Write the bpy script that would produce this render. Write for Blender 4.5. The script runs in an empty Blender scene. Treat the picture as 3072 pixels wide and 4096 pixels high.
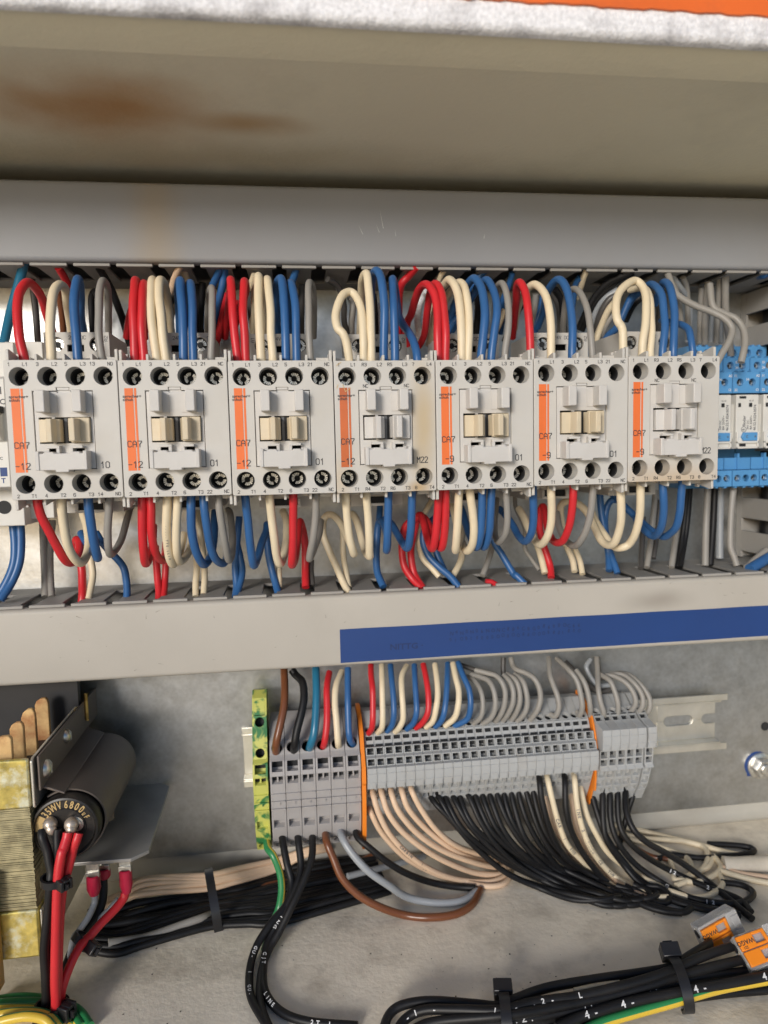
import bpy, bmesh, math, random
from mathutils import Vector, Matrix
random.seed(7)
S = 0.001            # everything below is written in millimetres
scene = bpy.context.scene
COL = scene.collection

# ---------------------------------------------------------------- camera
FPX = 2819.27; YAW, PIT, ROL = 0.1274, 0.0878, 0.0219
CAM = Vector((-41.36, -309.69, -10.83))
_f = Vector((math.sin(YAW)*math.cos(PIT), math.cos(YAW)*math.cos(PIT), -math.sin(PIT)))
_r0 = Vector((math.cos(YAW), -math.sin(YAW), 0)); _d0 = _f.cross(_r0)
_r = _r0*math.cos(ROL) + _d0*math.sin(ROL); _d = _f.cross(_r)
cd = bpy.data.cameras.new('camera'); cam = bpy.data.objects.new('camera', cd); COL.objects.link(cam)
cam.matrix_world = Matrix(((_r.x, -_d.x, -_f.x, CAM.x*S), (_r.y, -_d.y, -_f.y, CAM.y*S), (_r.z, -_d.z, -_f.z, CAM.z*S), (0, 0, 0, 1)))
cd.sensor_fit = 'HORIZONTAL'; cd.sensor_width = 36; cd.lens = 36*FPX/3072
cd.clip_start = 0.01; cd.clip_end = 50
cd.dof.use_dof = True; cd.dof.focus_distance = 0.322; cd.dof.aperture_fstop = 11.5
scene.camera = cam

# ---------------------------------------------------------------- light
EL, AZ = math.radians(15.5), math.radians(-30)     # daylight through the open door, from the front left
w = bpy.data.worlds.new('World'); scene.world = w; w.use_nodes = True
wn = w.node_tree; sky = wn.nodes.new('ShaderNodeTexSky'); sky.sky_type = 'NISHITA'; sky.sun_disc = False
sky.sun_elevation = EL; sky.sun_rotation = math.pi - AZ; sky.air_density = 0.7; sky.dust_density = 0.6; sky.ozone_density = 2.0
bgd = wn.nodes['Background']; wn.links.new(sky.outputs[0], bgd.inputs[0]); bgd.inputs[1].default_value = 0.13
sd = bpy.data.lights.new('sun', 'SUN'); sun = bpy.data.objects.new('sun', sd); COL.objects.link(sun)
to = Vector((math.sin(AZ)*math.cos(EL), -math.cos(AZ)*math.cos(EL), math.sin(EL)))
sun.rotation_euler = to.to_track_quat('Z', 'Y').to_euler(); sun.location = to*3
sd.energy = 2.7; sd.angle = math.radians(15); sd.color = (1.0, 0.95, 0.89)
scene.view_settings.view_transform = 'Standard'; scene.view_settings.look = 'None'
scene.view_settings.exposure = -0.2; scene.view_settings.gamma = 1

# ---------------------------------------------------------------- pixel -> point helpers (full size photograph pixels)
def ray(u, v):
    return _r*((u-1536)/FPX) + _d*((v-2048)/FPX) + _f
def at(u, v, Y):
    d = ray(u, v); return CAM + d*((Y-CAM.y)/d.y)
def atz(u, v, Z):
    d = ray(u, v); return CAM + d*((Z-CAM.z)/d.z)

# ---------------------------------------------------------------- materials
def nodes_of(m):
    m.use_nodes = True; return m.node_tree, m.node_tree.nodes['Principled BSDF']
def mat(name, col, rough=0.5, metal=0.0, var=0.06, vscale=60, bump=0.0, bscale=900, spec=0.5, dirt=None, dirt_amt=0.0, dscale=25, coat=0.0, sss=0.0):
    m = bpy.data.materials.new(name); nt, b = nodes_of(m); N, L = nt.nodes, nt.links
    b.inputs['Roughness'].default_value = rough; b.inputs['Metallic'].default_value = metal
    b.inputs['Specular IOR Level'].default_value = spec
    if coat: b.inputs['Coat Weight'].default_value = coat; b.inputs['Coat Roughness'].default_value = 0.15
    tc = N.new('ShaderNodeTexCoord'); oi = N.new('ShaderNodeObjectInfo')
    vadd = N.new('ShaderNodeVectorMath'); vadd.operation = 'ADD'
    L.new(tc.outputs['Object'], vadd.inputs[0])
    rv = N.new('ShaderNodeCombineXYZ')
    for k in range(3): L.new(oi.outputs['Random'], rv.inputs[k])
    L.new(rv.outputs[0], vadd.inputs[1])
    n1 = N.new('ShaderNodeTexNoise'); n1.inputs['Scale'].default_value = vscale; n1.inputs['Detail'].default_value = 5
    L.new(vadd.outputs[0], n1.inputs['Vector'])
    mr = N.new('ShaderNodeMapRange'); mr.inputs[1].default_value = 0.3; mr.inputs[2].default_value = 0.7
    mr.inputs[3].default_value = 1-var; mr.inputs[4].default_value = 1+var
    L.new(n1.outputs[0], mr.inputs[0])
    mx = N.new('ShaderNodeMix'); mx.data_type = 'RGBA'; mx.blend_type = 'MULTIPLY'; mx.inputs[0].default_value = 1
    mx.inputs[6].default_value = (*col, 1); L.new(mr.outputs[0], mx.inputs[7])
    out = mx.outputs[2]
    if dirt:
        n2 = N.new('ShaderNodeTexNoise'); n2.inputs['Scale'].default_value = dscale; n2.inputs['Detail'].default_value = 8; n2.inputs['Roughness'].default_value = 0.65
        L.new(vadd.outputs[0], n2.inputs['Vector'])
        r2 = N.new('ShaderNodeMapRange'); r2.inputs[1].default_value = 0.48; r2.inputs[2].default_value = 0.75
        r2.inputs[3].default_value = 0; r2.inputs[4].default_value = dirt_amt; L.new(n2.outputs[0], r2.inputs[0])
        m2 = N.new('ShaderNodeMix'); m2.data_type = 'RGBA'; L.new(r2.outputs[0], m2.inputs[0])
        L.new(out, m2.inputs[6]); m2.inputs[7].default_value = (*dirt, 1); out = m2.outputs[2]
        rr = N.new('ShaderNodeMapRange'); rr.inputs[3].default_value = rough; rr.inputs[4].default_value = min(1, rough+0.2)
        L.new(n2.outputs[0], rr.inputs[0]); L.new(rr.outputs[0], b.inputs['Roughness'])
    L.new(out, b.inputs['Base Color'])
    if bump:
        nb = N.new('ShaderNodeTexNoise'); nb.inputs['Scale'].default_value = bscale; nb.inputs['Detail'].default_value = 3
        L.new(vadd.outputs[0], nb.inputs['Vector'])
        bp = N.new('ShaderNodeBump'); bp.inputs['Strength'].default_value = bump; bp.inputs['Distance'].default_value = 0.0004
        L.new(nb.outputs[0], bp.inputs['Height']); L.new(bp.outputs[0], b.inputs['Normal'])
    if sss: b.inputs['Subsurface Weight'].default_value = sss; b.inputs['Subsurface Radius'].default_value = (0.002, 0.0012, 0.0008)
    m['out'] = 1
    return m
def patch(m, centre, size, col, amt, axes=(1, 1, 1)):
    """a stain with a place and shape of its own, in metres of object space"""
    nt = m.node_tree; N, L = nt.nodes, nt.links; b = N['Principled BSDF']
    src = b.inputs['Base Color'].links[0].from_socket
    tc = N.new('ShaderNodeTexCoord'); mp = N.new('ShaderNodeMapping'); mp.vector_type = 'POINT'
    mp.inputs['Scale'].default_value = tuple(1/(s*S) for s in size)
    mp.inputs['Location'].default_value = tuple(-c/s for c, s in zip(centre, size))
    nz = N.new('ShaderNodeTexNoise'); nz.inputs['Scale'].default_value = 30; nz.inputs['Detail'].default_value = 4
    L.new(tc.outputs['Object'], mp.inputs[0]); L.new(tc.outputs['Object'], nz.inputs['Vector'])
    va = N.new('ShaderNodeVectorMath'); va.operation = 'MULTIPLY_ADD'; va.inputs[1].default_value = (0.7,)*3
    L.new(nz.outputs['Color'], va.inputs[0]); L.new(mp.outputs[0], va.inputs[2])
    sb = N.new('ShaderNodeVectorMath'); sb.operation = 'SUBTRACT'; sb.inputs[1].default_value = (0.35,)*3; L.new(va.outputs[0], sb.inputs[0])
    ln = N.new('ShaderNodeVectorMath'); ln.operation = 'LENGTH'; L.new(sb.outputs[0], ln.inputs[0])
    mr = N.new('ShaderNodeMapRange'); mr.interpolation_type = 'SMOOTHSTEP'
    mr.inputs[1].default_value = 1.0; mr.inputs[2].default_value = 0.0; mr.inputs[3].default_value = 0; mr.inputs[4].default_value = amt
    L.new(ln.outputs['Value'], mr.inputs[0])
    mx = N.new('ShaderNodeMix'); mx.data_type = 'RGBA'; L.new(mr.outputs[0], mx.inputs[0]); L.new(src, mx.inputs[6]); mx.inputs[7].default_value = (*col, 1)
    L.new(mx.outputs[2], b.inputs['Base Color'])

M = {}
M['plastic'] = mat('contactor_plastic', (0.56, 0.54, 0.50), 0.42, var=0.03, vscale=40, bump=0.12, bscale=2500, dirt=(0.42, 0.36, 0.26), dirt_amt=0.22, dscale=22)
M['plastic2'] = mat('carrier_plastic', (0.58, 0.56, 0.53), 0.40, var=0.03, vscale=50, bump=0.1, bscale=2500, dirt=(0.40, 0.36, 0.30), dirt_amt=0.25, dscale=60)
M['yellowed'] = mat('yellowed_plastic', (0.62, 0.53, 0.38), 0.38, var=0.08, vscale=90, dirt=(0.45, 0.30, 0.12), dirt_amt=0.35, dscale=90)
M['whiteplastic'] = mat('white_plastic', (0.66, 0.65, 0.61), 0.4, var=0.03, bump=0.1, bscale=2500, dirt=(0.4, 0.36, 0.3), dirt_amt=0.25, dscale=40)
M['orange'] = mat('orange_print', (0.80, 0.17, 0.035), 0.45, var=0.08, vscale=70, dirt=(0.55, 0.14, 0.05), dirt_amt=0.35, dscale=35)
M['ink'] = mat('black_ink', (0.03, 0.03, 0.035), 0.6, var=0.3, vscale=500)
M['greyink'] = mat('grey_ink', (0.10, 0.10, 0.11), 0.6, var=0.3, vscale=500)
M['darkplastic'] = mat('dark_plastic', (0.02, 0.02, 0.022), 0.5, var=0.2)
M['greybar'] = mat('grey_bar', (0.12, 0.125, 0.135), 0.5, var=0.1)
M['brass'] = mat('brass', (0.75, 0.50, 0.16), 0.28, 1.0, var=0.1)
M['screw'] = mat('screw_metal', (0.78, 0.77, 0.73), 0.27, 1.0, var=0.25, vscale=400, dirt=(0.25, 0.22, 0.18), dirt_amt=0.6, dscale=300)
M['nickel'] = mat('nickel', (0.7, 0.68, 0.62), 0.35, 1.0, var=0.2, vscale=300)
M['duct'] = mat('duct_grey_plastic', (0.33, 0.315, 0.29), 0.5, var=0.05, vscale=18, bump=0.15, bscale=1800, dirt=(0.23, 0.20, 0.17), dirt_amt=0.35, dscale=14)
M['ductlow'] = mat('duct_beige_cover', (0.45, 0.42, 0.37), 0.45, var=0.05, vscale=18, bump=0.12, bscale=1800, dirt=(0.30, 0.26, 0.21), dirt_amt=0.3, dscale=14)
M['ductup'] = mat('duct_cover_plastic', (0.295, 0.30, 0.315), 0.42, var=0.04, vscale=14, bump=0.12, bscale=1800, dirt=(0.28, 0.26, 0.23), dirt_amt=0.3, dscale=12)
M['paint'] = mat('beige_cabinet_paint', (0.80, 0.73, 0.54), 0.42, var=0.05, vscale=8, bump=0.55, bscale=420, dirt=(0.36, 0.31, 0.22), dirt_amt=0.3, dscale=9)
M['floorpaint'] = mat('dirty_cabinet_paint', (0.86, 0.78, 0.64), 0.48, var=0.10, vscale=30, bump=0.6, bscale=380, dirt=(0.30, 0.25, 0.19), dirt_amt=0.6, dscale=38)
M['edge'] = mat('dusty_white_edge', (0.86, 0.85, 0.86), 0.8, var=0.16, vscale=650, bump=1.0, bscale=900, dirt=(0.16, 0.14, 0.14), dirt_amt=0.8, dscale=45)
M['orangepaint'] = mat('orange_paint', (0.80, 0.15, 0.02), 0.4, var=0.06, vscale=30, bump=0.25, bscale=500, dirt=(0.15, 0.06, 0.04), dirt_amt=0.25, dscale=60)
M['rail'] = mat('chromated_steel', (0.80, 0.77, 0.69), 0.33, 0.9, var=0.15, vscale=40, dirt=(0.55, 0.50, 0.38), dirt_amt=0.4, dscale=70)
M['term'] = mat('terminal_grey_plastic', (0.40, 0.41, 0.41), 0.5, var=0.05, vscale=80, dirt=(0.3, 0.24, 0.17), dirt_amt=0.25, dscale=60)
M['termbig'] = mat('terminal_warm_grey_plastic', (0.37, 0.355, 0.35), 0.5, var=0.05, vscale=80, dirt=(0.24, 0.2, 0.18), dirt_amt=0.25, dscale=60)
M['termorange'] = mat('orange_plastic', (0.85, 0.24, 0.02), 0.45, var=0.05)
M['hole'] = mat('dark_cavity', (0.015, 0.016, 0.018), 0.7, var=0.2)  # near-black colour gives openings and recesses their inner shade
M['relayblue'] = mat('relay_blue_plastic', (0.09, 0.29, 0.57), 0.4, var=0.06)
M['tape'] = mat('blue_tape', (0.012, 0.048, 0.19), 0.45, var=0.06, vscale=25, bump=0.2, bscale=120, dirt=(0.01, 0.04, 0.17), dirt_amt=0.3, dscale=30)
M['black'] = mat('black_insulation', (0.009, 0.009, 0.010), 0.38, var=0.25, vscale=60, dirt=(0.035, 0.032, 0.03), dirt_amt=0.35, dscale=40, spec=0.35)
M['red'] = mat('red_insulation', (0.60, 0.022, 0.030), 0.30, var=0.06, dirt=(0.35, 0.02, 0.02), dirt_amt=0.3, dscale=70)
M['cream'] = mat('cream_insulation', (0.76, 0.65, 0.46), 0.38, var=0.05, dirt=(0.5, 0.38, 0.22), dirt_amt=0.35, dscale=60)
M['peach'] = mat('peach_insulation', (0.72, 0.52, 0.36), 0.38, var=0.05, dirt=(0.45, 0.30, 0.2), dirt_amt=0.3, dscale=60)
M['blue'] = mat('blue_insulation', (0.03, 0.115, 0.30), 0.28, var=0.06, dirt=(0.02, 0.07, 0.2), dirt_amt=0.3, dscale=70)
M['teal'] = mat('teal_insulation', (0.02, 0.15, 0.26), 0.28, var=0.06)
M['grey'] = mat('grey_insulation', (0.29, 0.275, 0.25), 0.36, var=0.06, dirt=(0.22, 0.19, 0.16), dirt_amt=0.35, dscale=60)
M['coolgrey'] = mat('cool_grey_insulation', (0.30, 0.32, 0.34), 0.33, var=0.06)
M['darkgrey'] = mat('dark_grey_insulation', (0.075, 0.07, 0.066), 0.4, var=0.1)
M['brown'] = mat('brown_insulation', (0.17, 0.06, 0.025), 0.3, var=0.08)
M['white'] = mat('white_print', (0.7, 0.7, 0.7), 0.6, var=0.2, vscale=900)
M['sleeve'] = mat('white_cable_sleeve', (0.62, 0.56, 0.46), 0.5, var=0.1, dirt=(0.25, 0.2, 0.14), dirt_amt=0.6, dscale=60)
M['browncan'] = mat('dark_bronze_sheet', (0.18, 0.15, 0.13), 0.38, 0.5, var=0.12, bump=0.2, bscale=1500, dirt=(0.03, 0.025, 0.02), dirt_amt=0.3, dscale=30)
M['capblack'] = mat('capacitor_black_sleeve', (0.016, 0.014, 0.013), 0.3, var=0.25, dirt=(0.09, 0.07, 0.05), dirt_amt=0.35, dscale=140)
M['gold'] = mat('gold_print', (0.62, 0.44, 0.20), 0.4, 0.3, var=0.1)
M['solder'] = mat('solder', (0.66, 0.56, 0.46), 0.32, 0.7, var=0.3, vscale=200, dirt=(0.2, 0.12, 0.08), dirt_amt=0.6, dscale=200)
M['alu'] = mat('grey_metal_plate', (0.38, 0.37, 0.35), 0.45, 0.6, var=0.12, vscale=60, bump=0.2)
M['chromate'] = mat('yellow_chromate', (0.72, 0.58, 0.17), 0.30, 0.75, var=0.45, vscale=150, bump=0.5, bscale=180, dirt=(0.80, 0.80, 0.62), dirt_amt=1.6, dscale=120)
M['lam'] = mat('lamination_steel', (0.42, 0.37, 0.22), 0.42, 0.5, var=0.3, vscale=200, dirt=(0.08, 0.06, 0.03), dirt_amt=0.5, dscale=150)
M['fibre'] = mat('tan_fibre_tab', (0.62, 0.40, 0.17), 0.45, var=0.35, vscale=60, dirt=(0.30, 0.08, 0.015), dirt_amt=1.3, dscale=45)
M['amber'] = mat('amber_varnish', (0.50, 0.27, 0.05), 0.35, var=0.15)
M['pinkred'] = mat('red_spade_sleeve', (0.45, 0.015, 0.05), 0.3, var=0.1)
M['tiezip'] = mat('black_nylon', (0.018, 0.018, 0.02), 0.32, var=0.2)
M['levorange'] = mat('lever_orange', (0.88, 0.26, 0.015), 0.35, var=0.04)
M['pebody'] = mat('yellow_green_plastic', (0.50, 0.52, 0.10), 0.45, var=0.1)
M['flange'] = mat('grey_beige_flange', (0.46, 0.44, 0.39), 0.5, var=0.08, dirt=(0.25, 0.21, 0.16), dirt_amt=0.5, dscale=30)
M['outside'] = mat('pale_concrete', (0.68, 0.61, 0.50), 0.8, var=0.1, vscale=3)

def two_tone(m, ca, cb, kind):
    nt = m.node_tree; N, L = nt.nodes, nt.links; b = N['Principled BSDF']
    tc = N.new('ShaderNodeTexCoord')
    if kind == 'blotch':
        nz = N.new('ShaderNodeTexNoise'); nz.inputs['Scale'].default_value = 95; nz.inputs['Detail'].default_value = 3; nz.inputs['Distortion'].default_value = 1.2
        L.new(tc.outputs['Object'], nz.inputs['Vector']); f = nz.outputs[0]; lo, hi = 0.40, 0.50
    else:
        uv = N.new('ShaderNodeSeparateXYZ'); L.new(tc.outputs['UV'], uv.inputs[0]); f = uv.outputs['X']; lo, hi = (0.40, 0.42) if kind == 'uv' else ((0.74, 0.76) if kind == 'uv2' else (0.22, 0.24))
    mr = N.new('ShaderNodeMapRange'); mr.inputs[1].default_value = lo; mr.inputs[2].default_value = hi; L.new(f, mr.inputs[0])
    mx = N.new('ShaderNodeMix'); mx.data_type = 'RGBA'; mx.inputs[6].default_value = (*ca, 1); mx.inputs[7].default_value = (*cb, 1)
    L.new(mr.outputs[0], mx.inputs[0]); L.new(mx.outputs[2], b.inputs['Base Color'])
two_tone(M['pebody'], (0.04, 0.19, 0.06), (0.55, 0.56, 0.13), 'blotch')
M['pewire3'] = mat('green_edged_insulation', (0.05, 0.3, 0.1), 0.32)
two_tone(M['pewire3'], (0.70, 0.50, 0.06), (0.03, 0.22, 0.08), 'uv3')
M['pewire2'] = mat('yellow_green_insulation', (0.6, 0.5, 0.05), 0.32)
two_tone(M['pewire2'], (0.72, 0.50, 0.06), (0.03, 0.24, 0.08), 'uv2')
M['pewire'] = mat('green_yellow_insulation', (0.6, 0.5, 0.05), 0.32)
two_tone(M['pewire'], (0.70, 0.48, 0.05), (0.03, 0.24, 0.08), 'uv')

def galvanized():
    m = bpy.data.materials.new('galvanized_plate'); nt, b = nodes_of(m); N, L = nt.nodes, nt.links
    tc = N.new('ShaderNodeTexCoord')
    n1 = N.new('ShaderNodeTexNoise'); n1.inputs['Scale'].default_value = 120; n1.inputs['Detail'].default_value = 9; n1.inputs['Roughness'].default_value = 0.7; n1.inputs['Distortion'].default_value = 0.15
    v1 = N.new('ShaderNodeTexVoronoi'); v1.inputs['Scale'].default_value = 420
    n2 = N.new('ShaderNodeTexNoise'); n2.inputs['Scale'].default_value = 12; n2.inputs['Detail'].default_value = 3
    for n in (n1, v1, n2): L.new(tc.outputs['Object'], n.inputs['Vector'])
    cr = N.new('ShaderNodeValToRGB'); cr.color_ramp.elements[0].position = 0.32; cr.color_ramp.elements[0].color = (0.52, 0.52, 0.51, 1)
    cr.color_ramp.elements[1].position = 0.68; cr.color_ramp.elements[1].color = (0.66, 0.67, 0.68, 1); L.new(n1.outputs[0], cr.inputs[0])
    mx = N.new('ShaderNodeMix'); mx.data_type = 'RGBA'; mx.blend_type = 'MULTIPLY'; mx.inputs[0].default_value = 0.12
    L.new(cr.outputs[0], mx.inputs[6]); L.new(v1.outputs['Distance'], mx.inputs[7])
    m2 = N.new('ShaderNodeMix'); m2.data_type = 'RGBA'; m2.blend_type = 'MULTIPLY'; m2.inputs[0].default_value = 0.35
    c2 = N.new('ShaderNodeValToRGB'); c2.color_ramp.elements[0].color = (0.75, 0.66, 0.55, 1); c2.color_ramp.elements[1].color = (0.85, 0.95, 1.0, 1)
    L.new(n2.outputs[0], c2.inputs[0]); L.new(mx.outputs[2], m2.inputs[6]); L.new(c2.outputs[0], m2.inputs[7])
    L.new(m2.outputs[2], b.inputs['Base Color']); b.inputs['Metallic'].default_value = 0.92
    rr = N.new('ShaderNodeMapRange'); rr.inputs[3].default_value = 0.28; rr.inputs[4].default_value = 0.46; L.new(n1.outputs[0], rr.inputs[0]); L.new(rr.outputs[0], b.inputs['Roughness'])
    bp = N.new('ShaderNodeBump'); bp.inputs['Strength'].default_value = 0.25; bp.inputs['Distance'].default_value = 0.0005
    L.new(n1.outputs[0], bp.inputs['Height']); L.new(bp.outputs[0], b.inputs['Normal'])
    return m
M['galv'] = galvanized()
def clear_plastic():
    m = bpy.data.materials.new('clear_plastic'); nt, b = nodes_of(m)
    nz = nt.nodes.new('ShaderNodeTexNoise'); nz.inputs['Scale'].default_value = 300
    bp = nt.nodes.new('ShaderNodeBump'); bp.inputs['Strength'].default_value = 0.15; bp.inputs['Distance'].default_value = 0.0003
    nt.links.new(nz.outputs[0], bp.inputs['Height']); nt.links.new(bp.outputs[0], b.inputs['Normal'])
    b.inputs['Base Color'].default_value = (0.97, 0.96, 0.95, 1); b.inputs['Roughness'].default_value = 0.08
    b.inputs['Transmission Weight'].default_value = 0.72; b.inputs['IOR'].default_value = 1.45
    return m
M['clear'] = clear_plastic()

# ---------------------------------------------------------------- mesh builder
_tc = {}
def text_data(s):
    if s in _tc: return _tc[s]
    cu = bpy.data.curves.new('t', 'FONT'); cu.body = s; cu.size = 1.0; cu.resolution_u = 2; cu.offset = 0.022
    o = bpy.data.objects.new('t', cu); COL.objects.link(o)
    me = bpy.data.meshes.new_from_object(o.evaluated_get(bpy.context.evaluated_depsgraph_get()))
    vs = [tuple(v.co) for v in me.vertices]; fs = [tuple(p.vertices) for p in me.polygons]
    bpy.data.objects.remove(o); bpy.data.curves.remove(cu); bpy.data.meshes.remove(me)
    if vs:
        x0 = min(v[0] for v in vs); x1 = max(v[0] for v in vs)
    else: x0 = x1 = 0
    _tc[s] = (vs, fs, x0, x1); return _tc[s]
def plate_data(splines, ext, bev):
    cu = bpy.data.curves.new('c', 'CURVE'); cu.dimensions = '2D'; cu.fill_mode = 'BOTH'; cu.extrude = ext; cu.bevel_depth = bev; cu.bevel_resolution = 1; cu.offset = -bev
    for pts in splines:
        sp = cu.splines.new('POLY'); sp.points.add(len(pts)-1); sp.use_cyclic_u = True
        for p, q in zip(sp.points, pts): p.co = (q[0], q[1], 0, 1)
    o = bpy.data.objects.new('c', cu); COL.objects.link(o)
    me = bpy.data.meshes.new_from_object(o.evaluated_get(bpy.context.evaluated_depsgraph_get()))
    vs = [tuple(v.co) for v in me.vertices]; fs = [tuple(p.vertices) for p in me.polygons]
    bpy.data.objects.remove(o); bpy.data.curves.remove(cu); bpy.data.meshes.remove(me)
    return vs, fs
def circ(cx, cy, r, n=28):
    return [(cx+r*math.cos(2*math.pi*k/n), cy+r*math.sin(2*math.pi*k/n)) for k in range(n)]
def rrect(x0, x1, y0, y1, r=1.0, n=4):
    o = []
    for cx, cy, a in ((x1-r, y1-r, 0), (x0+r, y1-r, 90), (x0+r, y0+r, 180), (x1-r, y0+r, 270)):
        for k in range(n+1):
            t = math.radians(a+90*k/n); o.append((cx+r*math.cos(t), cy+r*math.sin(t)))
    return o

# single-stroke lettering like the dot-matrix print on the devices, on a 4 x 6 grid
STK = {'0': ['0,1 0,5 1,6 3,6 4,5 4,1 3,0 1,0 0,1'], '1': ['0.8,4.6 2.2,6 2.2,0'], '2': ['0,5 1,6 3,6 4,5 4,4 0,0 4,0'], '3': ['0,5.2 1,6 3,6 4,5 4,4 3,3 1.5,3', '3,3 4,2 4,1 3,0 1,0 0,0.8'],
 '4': ['4,2 0,2 3,6 3,0'], '5': ['4,6 0,6 0,3.4 3,3.4 4,2.5 4,1 3,0 1,0 0,0.8'], '6': ['4,5.4 3,6 1,6 0,5 0,1 1,0 3,0 4,1 4,2.4 3,3.4 0,3.4'], '7': ['0,6 4,6 4,5 2,2.5 2,0'],
 '8': ['1,3.2 0,4 0,5 1,6 3,6 4,5 4,4 3,3.2 1,3.2 0,2.2 0,1 1,0 3,0 4,1 4,2.2 3,3.2'], '9': ['0,0.6 1,0 3,0 4,1 4,5 3,6 1,6 0,5 0,3.6 1,2.7 4,2.7'],
 'C': ['4,5.2 3,6 1,6 0,5 0,1 1,0 3,0 4,0.8'], 'A': ['0,0 0,4.4 1.4,6 2.6,6 4,4.4 4,0', '0,2.6 4,2.6'], '-': ['0.3,3 3.7,3'], 'L': ['0,6 0,0 3.6,0'], 'T': ['0,6 4,6', '2,6 2,0'],
 'N': ['0,0 0,6 4,0 4,6'], 'O': ['0,1 0,5 1,6 3,6 4,5 4,1 3,0 1,0 0,1'], 'R': ['0,0 0,6 3,6 4,5 4,4 3,3 0,3', '1.8,3 4,0'], 'M': ['0,0 0,6 2,3.4 4,6 4,0'], 'V': ['0,6 2,0 4,6'], 'D': ['0,0 0,6 2.6,6 4,4.8 4,1.2 2.6,0 0,0']}
class MB:
    def __init__(s): s.v = []; s.f = []; s.m = []; s.uv = None
    def add(s, vs, fs, mi=0):
        b = len(s.v); s.v += [tuple(p) for p in vs]; s.f += [tuple(b+i for i in f) for f in fs]; s.m += [mi]*len(fs); return s
    def box(s, x0, x1, y0, y1, z0, z1, mi=0, T=None):
        vs = [Vector((x, y, z)) for x in (x0, x1) for y in (y0, y1) for z in (z0, z1)]
        if T: vs = [T @ p for p in vs]
        return s.add(vs, [(0, 1, 3, 2), (4, 6, 7, 5), (0, 4, 5, 1), (2, 3, 7, 6), (0, 2, 6, 4), (1, 5, 7, 3)], mi)
    def ext_x(s, prof, x0, x1, mi=0):        # prof: (y, z) outline
        n = len(prof); vs = [(x0, y, z) for y, z in prof] + [(x1, y, z) for y, z in prof]
        fs = [(i, (i+1) % n, n+(i+1) % n, n+i) for i in range(n)] + [tuple(range(n))[::-1], tuple(range(n, 2*n))]
        return s.add(vs, fs, mi)
    def ext_z(s, prof, z0, z1, mi=0):        # prof: (x, y)
        n = len(prof); vs = [(x, y, z0) for x, y in prof] + [(x, y, z1) for x, y in prof]
        fs = [(i, (i+1) % n, n+(i+1) % n, n+i) for i in range(n)] + [tuple(range(n))[::-1], tuple(range(n, 2*n))]
        return s.add(vs, fs, mi)
    def ext_y(s, prof, y0, y1, mi=0):        # prof: (x, z)
        n = len(prof); vs = [(x, y0, z) for x, z in prof] + [(x, y1, z) for x, z in prof]
        fs = [(i, (i+1) % n, n+(i+1) % n, n+i) for i in range(n)] + [tuple(range(n))[::-1], tuple(range(n, 2*n))]
        return s.add(vs, fs, mi)
    def cyl(s, a, b, r0, r1=None, n=16, mi=0, caps=True):
        a, b = Vector(a), Vector(b); r1 = r0 if r1 is None else r1; ax = (b-a).normalized()
        q = ax.to_track_quat('Z', 'Y'); vs = []
        for c, r in ((a, r0), (b, r1)):
            for k in range(n): t = 2*math.pi*k/n; vs.append(c + q @ Vector((r*math.cos(t), r*math.sin(t), 0)))
        fs = [(k, (k+1) % n, n+(k+1) % n, n+k) for k in range(n)]
        if caps: fs += [tuple(range(n))[::-1], tuple(range(n, 2*n))]
        return s.add(vs, fs, mi)
    def lathe(s, c, ax, prof, n=20, mi=0):   # prof: (along, radius)
        c = Vector(c); q = Vector(ax).to_track_quat('Z', 'Y'); vs = []
        for h, r in prof:
            for k in range(n): t = 2*math.pi*k/n; vs.append(c + q @ Vector((r*math.cos(t), r*math.sin(t), h)))
        fs = [(j*n+k, j*n+(k+1) % n, (j+1)*n+(k+1) % n, (j+1)*n+k) for j in range(len(prof)-1) for k in range(n)]
        return s.add(vs, fs, mi)
    def tube(s, pts, r, n=10, mi=0, sub=6, uv=False):
        P = [Vector(p) for p in pts]; Q = [P[0]*2-P[1]] + P + [P[-1]*2-P[-2]]; C = []
        for i in range(1, len(Q)-2):
            p0, p1, p2, p3 = Q[i-1:i+3]
            for k in range(sub):
                t = k/sub; C.append(0.5*((2*p1) + (p2-p0)*t + (2*p0-5*p1+4*p2-p3)*t*t + (3*p1-p0-3*p2+p3)*t**3))
        C.append(P[-1]); T = []
        for i in range(len(C)):
            T.append((C[min(i+1, len(C)-1)]-C[max(i-1, 0)]).normalized())
        nrm = T[0].orthogonal().normalized(); vs = []; N = []
        for i in range(len(C)):
            if i: nrm = (nrm - T[i]*nrm.dot(T[i])).normalized()
            bn = T[i].cross(nrm)
            for k in range(n):
                a = 2*math.pi*k/n; vs.append(C[i] + (nrm*math.cos(a)+bn*math.sin(a))*r)
        fs = [(j*n+k, j*n+(k+1) % n, (j+1)*n+(k+1) % n, (j+1)*n+k) for j in range(len(C)-1) for k in range(n)]
        m = len(C)-1; fs += [tuple(range(n))[::-1], tuple(m*n+k for k in range(n))]
        if uv: s.uv = (n, len(C))
        s.add(vs, fs, mi); return C, T
    def text(s, t, x, z, h, y=-0.06, mi=0, w=1.0, rot=0, align='l', T=None):
        vs, fs, x0, x1 = text_data(t); k = h/0.7
        sh = {'l': x0, 'c': (x0+x1)/2, 'r': x1}[align]; ca, sa = math.cos(rot), math.sin(rot); out = []
        for a, b, _ in vs:
            p, q = (a-sh)*k*w, b*k; p, q = p*ca-q*sa, p*sa+q*ca
            out.append(T @ Vector((x+p, y, z+q)) if T else (x+p, y, z+q))
        return s.add(out, fs, mi)
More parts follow.
